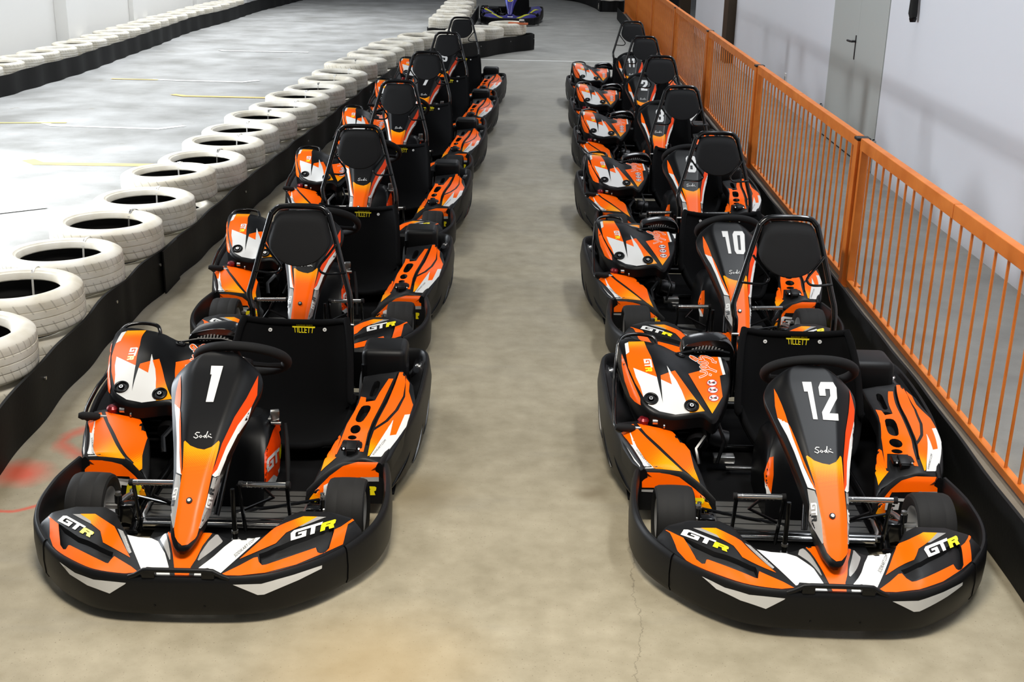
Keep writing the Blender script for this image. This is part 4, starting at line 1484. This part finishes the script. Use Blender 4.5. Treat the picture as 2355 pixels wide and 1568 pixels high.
# ------------------------------------------------------------------ the hall
FLAT = True
XW, XF, XL = 3.155, 2.04, -7.45
fl = MB()
fl.add([(-14, -4, 0), (12, -4, 0), (12, 60, 0), (-14, 60, 0)], [(0, 1, 2, 3)], 'concrete')


LINES = [0]


def line(m, *pts, w=.1):
    """a painted line on the floor"""
    for a, b in zip(pts, pts[1:]):
        LINES[0] += 1
        z = .0012 + .0004 * LINES[0]
        a, b = Vector(a), Vector(b)
        d = (b - a).normalized()
        n = Vector((-d.y, d.x)) * w / 2
        a = a - d * w * .3; b = b + d * w * .3
        fl.add([(*(a + n), z), (*(b + n), z), (*(b - n), z), (*(a - n), z)], [(0, 1, 2, 3)], m)


line('line white', (-1.01, 20.35), (1.95, 20.47), w=.07)
line('line yellow', (-4.74, 11.12), (-4.6, 10.98), (-3.0, 11.08), w=.12)
line('line white', (-5.47, 13.24), (-5.25, 13.02), (-4.1, 12.98), (-3.9, 13.2), w=.08)
line('line yellow', (-6.0, 13.08), (-5.2, 13.22), w=.06)
line('line white', (-5.35, 16.9), (-5.2, 16.87), (-4.12, 16.86), (-3.95, 17.06), w=.09)
line('line yellow', (-5.9, 16.86), (-5.3, 16.88), w=.07)
line('line yellow', (-4.66, 15.52), (-4.5, 15.42), (-3.4, 15.44), w=.1)
line('line white', (-5.4, 20.75), (-5.3, 20.66), (-3.95, 20.74), w=.1)
line('line white', (-4.25, 9.02), (-3.92, 9.28), w=.14)
floor = obj('floor', fl.mesh('floor', (0, 0, 0)))
tag(floor, kind='structure')


def struct(name, mb, sm=False):
    o = obj(name, mb.mesh(name, (0, 0, 0), smooth=sm))
    tag(o, kind='structure')
    return o


b = MB()
b.box((XL - .1, 23, 2.9), (.2, 46, 5.8), 'wall left white', 0)
gate_y0, gate_y1 = 2.0, 12.5
b = MB()
b.box((XL - .1, (gate_y1 + 46) / 2, 2.9), (.2, 46 - gate_y1, 5.8), 'wall left white', 0)
b.box((XL - .1, (gate_y0 - 4) / 2, 2.9), (.2, gate_y0 + 4, 5.8), 'wall left white', 0)
b.box((XL - .1, (gate_y0 + gate_y1) / 2, 4.8), (.2, gate_y1 - gate_y0, 2.0), 'wall left white', 0)
struct('wall_left', b)
for i, (ya, yb, x) in enumerate(((18.95, 19.75, -7.25), (22.4, 23.2, -7.36), (26.6, 27.4, -7.36), (30.8, 31.6, -7.3))):
    b = MB(); b.box(((XL + x) / 2, (ya + yb) / 2, 2.9), (x - XL, yb - ya, 5.8), 'wall left white', .01)
    o = obj('pillar', b.mesh('pillar', (0, 0, 0))); tag(o, kind='structure')
b = MB()
DY0, DY1 = 11.55, 13.76
b.box((XW + .1, (DY0 - 4) / 2, 2.9), (.2, DY0 + 4, 5.8), 'wall white', 0)
b.box((XW + .1, (DY1 + 26.25) / 2, 2.9), (.2, 26.25 - DY1, 5.8), 'wall white', 0)
b.box((XW + .1, (DY0 + DY1) / 2, 3.95), (.2, DY1 - DY0, 3.7), 'wall white', 0)
struct('wall_right', b)
b = MB()
b.box((XW + 3.1, 26.15, 2.9), (6, .2, 5.8), 'wall white', 0)
b.box((6.0, 34, 2.9), (.2, 16, 5.8), 'wall white', 0)
struct('wall_passage', b)
b = MB(); b.box((-1, 46.1, 2.9), (26, .2, 5.8), 'wall white', 0)
struct('wall_far', b)

# double door in the right wall
d = empty('door_1', (XW, (DY0 + DY1) / 2, 0)); tag(d, kind='structure')
DC = (DY0 + DY1) / 2


def part(name, mb, parent, at=(0, 0, 0), label=None):
    o = obj(name, mb.mesh(name, (-at[0], -at[1], -at[2])), parent)
    if label: o['label'] = label
    return o


at = (XW, DC, 0)
SEAM = 12.61
for ya, yb in ((DY0 + .022, SEAM - .002), (SEAM + .002, DY1 - .012)):
    b = MB(); b.box((XW + .021, (ya + yb) / 2, 1.05), (.05, yb - ya, 2.07), 'door grey', .002)
    part('door_leaf', b, d, at)
b = MB()
for y, t in ((DY0 + .009, .018), (DY1 - .005, .01)):
    b.box((XW + .02, y, 1.05), (.04, t, 2.1), 'frame grey', .002)
b.box((XW + .02, DC, 2.095), (.05, DY1 - DY0, .02), 'frame grey', .002)
part('door_frame', b, d, at)
b = MB()
b.box((XW - .002, SEAM + .055, 1.06), (.014, .035, .24), 'fence cap', .004)
b.tube([(XW - .01, SEAM + .055, 1.12), (XW - .055, SEAM + .055, 1.12), (XW - .06, SEAM + .08, 1.12), (XW - .058, SEAM + .185, 1.118)], .011, 'fence cap', 10)
b.tube([(XW - .01, SEAM + .055, 1.12), (XW - .05, SEAM + .055, 1.12), (XW - .055, SEAM + .0, 1.121)], .009, 'fence cap', 10)
part('door_handle', b, d, at)
b = MB(); b.box((XW - .002, SEAM - .02, 1.75), (.02, .03, .16), 'frame grey', .004)
part('door_bolt', b, d, at)
for y in (DY0 - .03, DY1 + .09):
    b = MB(); b.box((XW - .015, y, .27), (.03, .05, .10), 'frame grey', .005)
    b.cyl((XW - .02, y, .22), (XW - .02, y, .33), .011, 'dark metal', 10)
    part('door_hinge', b, d, at)

# things on the right wall
b = MB(); b.box((XW - .006, 16.09, .33), (.012, .085, .125), 'wall left white', .004)
b.box((XW - .013, 16.09, .33), (.004, .05, .05), 'frame grey', .002)
o = obj('wall_socket', b.mesh('wall_socket', (-XW, -16.09, -.27)), None, (XW, 16.09, .27)); tag(o, 'small white socket plate low on the white wall left of the grey door', 'socket')
b = MB()
b.tube([(XW - .045, 10.66, 1.50), (XW - .05, 10.67, 1.54), (XW - .045, 10.69, 1.66), (XW - .03, 10.71, 1.95), (XW - .005, 10.72, 2.02)], [.030, .038, .034, .032, .03], 'kart rubber', 12)
b.tube([(XW - .045, 10.66, 1.468), (XW - .046, 10.662, 1.50)], [.024, .034], 'dark metal', 12)
o = obj('wall_tube', b.mesh('wall_tube', (-XW, -10.7, -1.5)), None, (XW, 10.7, 1.5)); tag(o, 'dark grey tube with blunt lower end hanging on white wall right of door', 'tube')
b = MB(); b.box((XW - .07, 20.95, 2.9), (.14, .5, 5.8), 'brown steel', .01)
o = obj('steel_column', b.mesh('steel_column', (-XW, -20.95, 0)), None, (XW, 20.95, 0)); tag(o, 'dark brown steel column standing against the white wall behind the fence', 'column', 'dark brown steel columns')
b = MB(); b.box((3.27, 29.4, 2.9), (.24, .4, 5.8), 'brown steel', .01)
o = obj('steel_column', b.mesh('steel_column', (-3.2, -29.4, 0)), None, (3.2, 29.4, 0)); tag(o, 'far dark brown steel column beyond the end of the white wall', 'column', 'dark brown steel columns')
b = MB()
b.box((2.9, 33.0, 1.0), (1.5, .5, 2.0), 'dark void', .02)  # black panel added where the opening past the wall is dark inside
b.box((2.5, 32.74, 1.3), (.5, .03, .9), 'dark metal', .01)
o = obj('dark_panel', b.mesh('dark_panel', (-2.9, -33, 0)), None, (2.9, 33.0, 0)); tag(o, 'black panel in the dark opening far behind the orange fence', 'panel')

# ------------------------------------------------------------------ orange fence: posts and bar panels
POSTS = [3.95, 7.75, 11.70, 15.35, 19.35, 23.45, 27.3, 31.3]
bar = MB(); bar.cyl((0, 0, .05), (0, 0, .90), .0075, 'fence orange', 8); BAR = bar.mesh('fence_bar', (0, 0, 0))
OF = ['nearest, cut off by the right edge of the photo', 'second from the front', 'third from the front', 'fourth from the front', 'fifth from the front', 'sixth from the front', 'at the far end']
pm = MB()
pm.box((0, 0, .477), (.085, .085, .954), 'fence orange', .008)
PM = pm.mesh('fence_post', (0, 0, 0))
cm = MB(); cm.box((0, 0, .962), (.088, .088, .018), 'fence cap', .005); CM = cm.mesh('post_cap', (0, 0, 0))
fm = MB(); fm.box((0, 0, .006), (.16, .14, .012), 'fence orange', .003); FM = fm.mesh('foot_plate', (0, 0, 0))
PL_ = ['nearest orange fence post with black cap, right of the kart 12 headrest', 'second nearest orange fence post with black cap, right of the kart 10 headrest',
       'third nearest orange fence post with black cap, right of the kart 8 headrest', 'fourth nearest orange fence post, right of the kart 3 headrest', 'fifth nearest orange fence post, just above the kart 2 headrest',
       'sixth nearest orange fence post, second from the far end of the fence', 'farthest orange fence post, by the far black belt and tyre']
for y, lb in zip(POSTS[1:], PL_):
    p = empty('fence_post', (XF, y, 0), 0, lb, 'post', 'orange fence posts')
    obj('post_tube', PM, p); obj('post_cap', CM, p); obj('foot_plate', FM, p)
for i, (ya, yb) in enumerate(zip(POSTS, POSTS[1:])):
    yc = (ya + yb) / 2
    L = yb - ya - .10
    p = empty('railing', (XF, yc, 0), 0, 'orange metal bar fence panel, ' + OF[i], 'fence panel', 'orange bar panels of the fence')
    a = MB()
    a.box((0, -L / 4 - .002, .935), (.05, L / 2 - .004, .075), 'fence orange', .006); a.box((0, L / 4 + .002, .935), (.05, L / 2 - .004, .075), 'fence orange', .006)
    obj('top_rail', a.mesh('top_rail', (0, 0, 0)), p)
    a = MB(); a.box((0, 0, .036), (.036, L, .036), 'fence orange', .004)
    obj('bottom_rail', a.mesh('bottom_rail', (0, 0, 0)), p)
    for s in (-1, 1):
        a = MB(); a.box((0, s * (L / 2 - .022), .48), (.045, .042, .86), 'fence orange', .004)
        obj('stile', a.mesh('stile', (0, 0, 0)), p)
    n = int(round((L - .1) / .158))
    for k in range(1, n):
        o = obj('fence_bar', BAR, p, (0, -L / 2 + .02 + k * (L - .04) / n, 0))

FLAT = False

# ------------------------------------------------------------------ black rubber belts


def belt(name, path, h, label, wave=0., group='black rubber belts along the track', th=.014, bolts=True, seams=()):
    q = smooth_poly(path, 14, False)
    b = MB()
    acc = 0; prev = None
    pts = []
    for p in q:
        if prev: acc += math.hypot(p[0] - prev[0], p[1] - prev[1])
        prev = p
        pts.append((p[0], p[1], acc))
    P = []
    for i, (x, y, s) in enumerate(pts):
        a, c = pts[max(0, i - 1)], pts[min(len(pts) - 1, i + 1)]
        d = Vector((c[0] - a[0], c[1] - a[1])).normalized()
        o = wave * (.6 * sin(s * 2 * pi / .69) + .7 * sin(s * 1.3 + 1))
        P.append((x + d.y * o, y - d.x * o))
    b.sweep(P, lambda i, p: [(0, .002), (.006 * sin(i * .9), h * .5), (0, h + .006 * sin(i * .37)), (-th, h + .006 * sin(i * .37)), (-th, .002)], 'belt rubber')
    me = b.mesh(name, (-P[0][0], -P[0][1], 0))
    o = obj(name, me, None, (P[0][0], P[0][1], 0))
    tag(o, label, 'belt', group)
    if bolts:
        for j in range(6, len(P) - 6, 17):
            m = MB()
            a, c = P[j - 1], P[j + 1]
            d = Vector((c[0] - a[0], c[1] - a[1])).normalized()
            n = Vector((d.y, -d.x, 0))
            c0 = Vector((P[j][0], P[j][1], h * .72))
            m.cyl(c0 - n * .002, c0 + n * .007, .009, 'steel', 10)
            ob = obj('belt_bolt', m.mesh('belt_bolt', (-P[0][0], -P[0][1], 0)), o)
    for j in seams:
        m = MB()
        a, c = P[j - 1], P[j + 1]
        d = Vector((c[0] - a[0], c[1] - a[1])).normalized()
        n = Vector((d.y, -d.x, 0)); t = Vector((d.x, d.y, 0))
        c0 = Vector((P[j][0], P[j][1], 0))
        m.add([tuple(c0 + t * u + n * e + Vector((0, 0, z))) for u in (-.16, .16) for e in (.003, .012) for z in (.003, h + .004)],
              [(0, 1, 3, 2), (4, 5, 7, 6), (0, 1, 5, 4), (2, 3, 7, 6), (1, 3, 7, 5), (0, 2, 6, 4)], 'belt rubber')
        obj('belt_joint', m.mesh('belt_joint', (-P[0][0], -P[0][1], 0)), o)
    return P


BELT_PTS = []


def off_belt(x, y, gap):
    """slide a tyre away from the belt until it only touches it"""
    for _ in range(4):
        q = min(BELT_PTS, key=lambda p: (p[0] - x) ** 2 + (p[1] - y) ** 2)
        dx, dy = x - q[0], y - q[1]
        l = math.hypot(dx, dy)
        if l >= gap:
            break
        x, y = q[0] + dx / l * gap, q[1] + dy / l * gap
    return x, y


MAIN = [(-2.13, 2.2), (-2.17, 3.4), (-2.205, 4.54), (-2.255, 5.3), (-2.31, 6.3), (-2.315, 6.8), (-2.285, 8.16), (-2.238, 10.26), (-2.19, 11.9), (-2.136, 13.48), (-2.08, 14.7), (-2.03, 15.9), (-1.97, 17.2), (-1.86, 18.4), (-1.62, 19.5), (-1.02, 20.58), (-.66, 21.36), (-.24, 21.98), (-.16, 22.2), (-.30, 22.42), (-.6, 22.4)]
BELT_PTS += belt('rubber_belt', MAIN, .265, 'long wavy black rubber belt along the tyre row beside the left karts', .014, seams=(76,))
belt('rubber_belt', [(1.76, 2.4), (1.765, 4.2), (1.78, 6.0), (1.775, 8.3), (1.77, 11), (1.765, 14.5), (1.76, 18), (1.755, 24), (1.73, 29.5)], .26, 'straight black rubber belt at the foot of the orange fence', .004, bolts=False)
belt('rubber_belt', [(-6.50, 11.6), (-6.62, 14.0), (-6.60, 14.9), (-6.56, 16.6), (-6.53, 18.4), (-6.62, 20.8), (-6.72, 23.2), (-6.66, 26), (-6.58, 30), (-6.36, 33.4), (-6.0, 37), (-5.4, 41)], .26, 'wavy black rubber belt along the left wall across the track', .03, bolts=False)
belt('rubber_belt', [(-2.14, 23.05), (-2.10, 22.92), (-1.9, 22.84), (-1.66, 22.86), (-1.50, 23.0), (-1.47, 24.0), (-1.47, 26.0), (-1.49, 29.0)], .265, 'short black rubber belt round the second tyre stack behind the left row', .004, bolts=False)
belt('rubber_belt', [(-1.0, 40), (.3, 36.4), (.95, 35.0), (1.30, 33.0), (1.40, 31.75), (1.46, 31.64), (1.7, 31.62), (1.95, 31.7), (2.02, 31.85), (2.04, 33.0), (2.06, 36)], .27, 'far black rubber belt round the tyre at the end of the orange fence', .0, bolts=False)

# ------------------------------------------------------------------ white painted tyres
TR, TH = .335, .215


def tyre_mesh(name, mname, dirty=False):
    b = MB()
    h = TH
    rib = []
    for k in range(4):
        z = .048 + k * .0395
        rib += [(TR - .002 * abs(k - 1.5), z - .0165), (TR - .002 * abs(k - 1.5) + .001, z), (TR - .002 * abs(k - 1.5), z + .0165), (TR - .0075, z + .0185), (TR - .0075, z + .0212)]
    prof = [(.222, .040), (.225, .022), (.240, .010), (.270, .002), (.298, .006), (.318, .018), (.329, .026)] + rib[:-2] + [(.329, h - .026), (.318, h - .017), (.298, h - .006), (.270, h - .001), (.250, h - .006), (.244, h - .013), (.236, h - .016), (.226, h - .030), (.221, h - .046), (.226, h - .052)]
    b.lathe(prof, mname, 56, 'z')
    b.lathe([(.226, h - .052), (.29, h - .06), (.315, h / 2), (.29, .06), (.222, .040)], 'tyre inside', 40, 'z')
    return b.mesh(name, (0, 0, 0), angle=32)


TY = [tyre_mesh('tyre', 'tyre paint'), tyre_mesh('tyre', 'tyre paint coarse')]


def tie_mesh(m):
    """a cable tie strapped over the bead and round the section of the tyre"""
    b = MB()
    sec = [(.226, TH - .05), (.223, TH - .036), (.238, TH - .012), (.255, TH - .002), (.272, TH + .003), (.300, TH - .002), (.321, TH - .014), (.334, TH - .03), (.341, TH * .6), (.341, TH * .3)]
    rows = []
    for r, z in sec:
        rows.append([(r, w, z) for w in (-.008, .008)])
    b.grid(rows, m)
    rows = [[(r + .002, w, z + .0015) for w in (-.008, .008)] for r, z in sec]
    b.grid(rows, m)
    b.tube([(.226, 0, TH - .045), (.218, .001, .09), (.212, .002, .02)], .006, m, 6)
    b.tube([(.240, .004, TH - .006), (.262, .012, TH + .003)], .003, m, 6)
    return b.mesh('cable_tie', (0, 0, 0))


TIE = [tie_mesh('tie white'), tie_mesh('tie grey')]
ORD = ['first', 'second', 'third', 'fourth', 'fifth', 'sixth', 'seventh', 'eighth', 'ninth', 'tenth', 'eleventh', 'twelfth', 'thirteenth', 'fourteenth', 'fifteenth', 'sixteenth', 'seventeenth', 'eighteenth', 'nineteenth', 'twentieth', 'twenty-first', 'twenty-second', 'twenty-third', 'twenty-fourth', 'twenty-fifth', 'twenty-sixth']


def tyre(x, y, z, label, group, tie=None, k=0, tilt=(0, 0), sc=None):
    o = obj('tyre', TY[k], None, (x, y, z))
    if sc: o.scale = sc
    o.rotation_euler = (tilt[0], tilt[1], random.uniform(0, 6.28))
    tag(o, label, 'tyre', group)
    if tie is not None:
        t = obj('cable_tie', TIE[tie[1]], o)
        t.rotation_euler = (0, 0, tie[0] - o.rotation_euler.z)
        t['label'] = 'white cable tie' if tie[1] == 0 else 'grey cable tie'
    return o


ROW = [(-2.60, 4.46), (-2.61, 5.14), (-2.605, 5.83), (-2.60, 6.52), (-2.62, 7.21), (-2.60, 7.90), (-2.66, 8.60), (-2.585, 9.29), (-2.615, 9.97), (-2.635, 10.66), (-2.615, 11.35), (-2.545, 12.04), (-2.535, 12.73),
       (-2.48, 13.42), (-2.44, 14.11), (-2.40, 14.79), (-2.36, 15.48), (-2.31, 16.17), (-2.27, 16.86), (-2.22, 17.54), (-2.13, 18.22), (-2.04, 18.90), (-1.88, 19.56), (-1.59, 20.18), (-1.26, 20.78), (-.92, 21.38), (-.57, 21.97)]
ROW = ROW[1:]
TG, BG = 'white-painted tyres on top of the row beside the left karts', 'lower white-painted tyres under the row beside the left karts'
for i, (x, y) in enumerate(ROW):
    dz = (0, .006, -.004, .004, 0, .035, .0, .012, 0, .006)[i % 10]
    lb = f'white painted tyre on the row beside the left karts, {ORD[i]} from the photo front'
    near = i < 16
    xl, yl = off_belt(x - .02, y, .362)
    x, y = off_belt(x, y, .352)
    tyre(x, y, .224 + dz, lb, TG, (pi * (.45 + .05 * sin(i * 1.7)), 0 if i % 3 else 1) if near else None, i % 2, (random.uniform(-.025, .025), random.uniform(-.03, .015)))
    tyre(xl, yl, .003, f'lower white tyre behind the black belt, {ORD[i]} from the photo front' if i < 8 else 'lower white tyre behind the black belt, hidden under the tyre on top', BG, None, (i + 1) % 2)
SC = (.86, .86, .78)
for i, y in enumerate(np.arange(15.1, 28.2, .61)):
    x = lerp_tab([(12, -6.91), (14.9, -6.95), (18.4, -6.89), (23.2, -7.05), (27, -6.99), (30, -6.92), (33.4, -6.72)], y)[0]
    lb = f'white painted tyre on the row along the far left wall, {ORD[min(i, 25)]} from the left edge' if i < 26 else 'white tyre at the far end of the left wall row'
    tyre(x + random.uniform(-.02, .01), y, .172 + random.uniform(0, .01), lb, 'white-painted tyres on the row along the left wall', None, i % 2, (random.uniform(-.02, .02), random.uniform(-.02, .02)), SC)
    tyre(x, y, .003, 'lower white tyre hidden behind the belt along the left wall', 'lower tyres along the left wall', None, i % 2, (0, 0), SC)
for i, (x, y) in enumerate(((-1.80, 23.24), (-1.80, 24.0), (-1.82, 25.2), (-1.84, 26.4), (-1.86, 27.6), (-1.88, 28.8))):
    tyre(x, y, .224, f'white tyre on the second stack row left of the blue kart, {ORD[i]} from the front', 'white tyres left of the blue kart', (pi * .6, 0) if i == 0 else None, i % 2)
    tyre(x, y, .003, 'lower white tyre left of the blue kart, under another tyre', 'lower tyres left of the blue kart', None, i % 2)
for z, lb in ((.225, 'white topped tyre in the far belt at the end of the orange fence'), (.003, 'lower tyre in the far belt at the end of the orange fence')):
    tyre(1.71, 32.02, z, lb, 'far tyres by the fence end', None, 0)

# the small orange piece lying on the last tyre of the island
b = MB(); b.box((0, 0, .0), (.34, .10, .03), 'terracotta', .006); b.box((-.12, -.02, -.012), (.05, .06, .02), 'terracotta', .004)
o = obj('orange_block', b.mesh('orange_block', (0, 0, 0)), None, (-.44, 21.83, .470)); o.rotation_euler = (0, .02, -.12)
tag(o, 'flat terracotta orange piece lying on the last white tyre of the island', 'block')
b = MB(); b.box((0, 0, .012), (.10, .06, .02), 'fence cap', .005); b.box((-.008, -.005, .036), (.085, .05, .03), 'sticker white', .008)
o = obj('white_box', b.mesh('white_box', (0, 0, 0)), None, (-.37, 21.83, .487)); o.rotation_euler = (0, 0, -.2)
tag(o, 'tiny white and black box resting on the terracotta orange piece', 'box')

# ------------------------------------------------------------------ the blue kart further back
def blue_kart():
    X, Y, a = -.72, 26.1, 0.
    e = empty('blue_go_kart', (X, Y + Y0, 0), a, 'dark blue and lime go-kart with number 7 far behind the tyre island', 'go-kart')
    P = lambda n, mb, l=None, par=None: put(n, mb.mesh(n), par or e, l)
    f = P('front_bumper', part_bumper(True))
    for s in (-1, 1): P('bumper_side', part_bumper_side(s))
    P('front_fairing', part_fairing(True))
    P('nose_cone', part_nose(None, True))
    rim, hub, colm = part_wheel_rim()
    w_ = P('steering_wheel', rim); P('steering_hub', hub, None, w_); P('steering_column', colm)
    for n, me, lb, subs in PARTS:
        if n in ('roll_hoop', 'headrest', 'chassis', 'floor_tray', 'front_wheel', 'rear_wheel', 'side_skirt', 'engine', 'rear_bumper'):
            p = put(n, me, e, lb)
            for sn, sm, sl in subs: put(sn, sm, p, sl)
    s_ = [m for m in PARTS if m[0] == 'seat'][0]
    sm = MB()
    st = smooth_poly([(*p, w, d, x) for p, w, d, x in zip(SEAT_C, SEAT_W, SEAT_D, SEAT_X)], 2, False)
    sm.grid([[(x + w * u, y - d * abs(u) ** 3 * .6, z + d * abs(u) ** 3 * .5) for u in np.linspace(-1, 1, 13)] for y, z, w, d, x in st], 'black felt')
    P('seat', sm)
    for s, O, Q in ((-1, PL_O, PL), (1, PR_O, PR)):
        b = MB(); b.hfield(O, rbf(Q, 5e-5), .04, 'blue panel', wall=.06, rim=.008); arch(b, s); b.freeze()
        q = [(s * .36, 1.43), (s * .43, 1.43), (s * .62, 1.70), (s * .55, 1.70)]
        zf = rbf(Q, 5e-5)
        vs, F = mesh2d([q], .04)
        b.add([(x, y, zf(x, y) + .004) for x, y in vs], F, 'lime stripe')
        P('side_pod', b)


blue_kart()

# ------------------------------------------------------------------ light
w = bpy.data.worlds.new('hall'); S.world = w; w.use_nodes = True
bg = w.node_tree.nodes['Background']
bg.inputs[0].default_value = (.86, .92, 1.0, 1)
bg.inputs[1].default_value = .1


def area(name, loc, size, power, color, target=None, rot=None, spread=None):
    l = bpy.data.lights.new(name, 'AREA')
    l.shape = 'RECTANGLE'; l.size, l.size_y = size
    l.energy = power; l.color = color
    if spread: l.spread = spread
    o = bpy.data.objects.new(name, l); COL.objects.link(o)
    o.location = loc
    if target is not None:
        o.rotation_euler = (Vector(target) - Vector(loc)).to_track_quat('-Z', 'Y').to_euler()
    else:
        o.rotation_euler = rot or (0, 0, 0)
    return o


# daylight through the open gate on the left and from above the track; fill lamps added overhead; warm lamps over the front of the hall
area('gate_daylight', (XL - .05, (gate_y0 + gate_y1) / 2, 2.0), (gate_y1 - gate_y0, 3.4), 280, (.88, .94, 1.0), rot=(0, -pi / 2, 0))
area('gate_daylight', (XL - .05, 8.6, 1.72), (1.5, 1.5), 280, (.88, .94, 1.0), rot=(0, -pi / 2, 0))
area('roof_fill', (-5.2, 18, 5.7), (1.4, 22), 490, (.92, .96, 1.0), rot=(0, 0, 0), spread=1.8)
area('roof_fill', (-4.3, 7.4, 5.7), (1.0, 3.0), 70, (.96, .98, 1.0), rot=(0, 0, 0), spread=1.7)  # added fill that brightens the near tyres, no known source
area('roof_fill', (2.5, 12, 5.7), (.5, 20), 125, (.92, .96, 1.0), rot=(0, .12, 0), spread=1.2)  # added to lift the passage and right wall, stands for no known lamp
area('roof_fill', (.6, 25, 5.7), (2, 8), 140, (.94, .97, 1.0), rot=(0, 0, 0))  # added to lighten the far floor, not a known fixture
area('hall_lamp', (-2.6, 7.6, 5.2), (1.0, 1.0), 20, (1.0, .92, .78), rot=(0, 0, 0))
area('hall_lamp', (-.4, 2.3, 4.8), (1.4, 1.0), 126, (1.0, .95, .86), rot=(0, 0, 0), spread=2.1)

S.view_settings.view_transform = 'Standard'
S.view_settings.look = 'None'
S.view_settings.exposure = 0.4
S.view_settings.gamma = 1.0
S.view_settings.use_curve_mapping = False
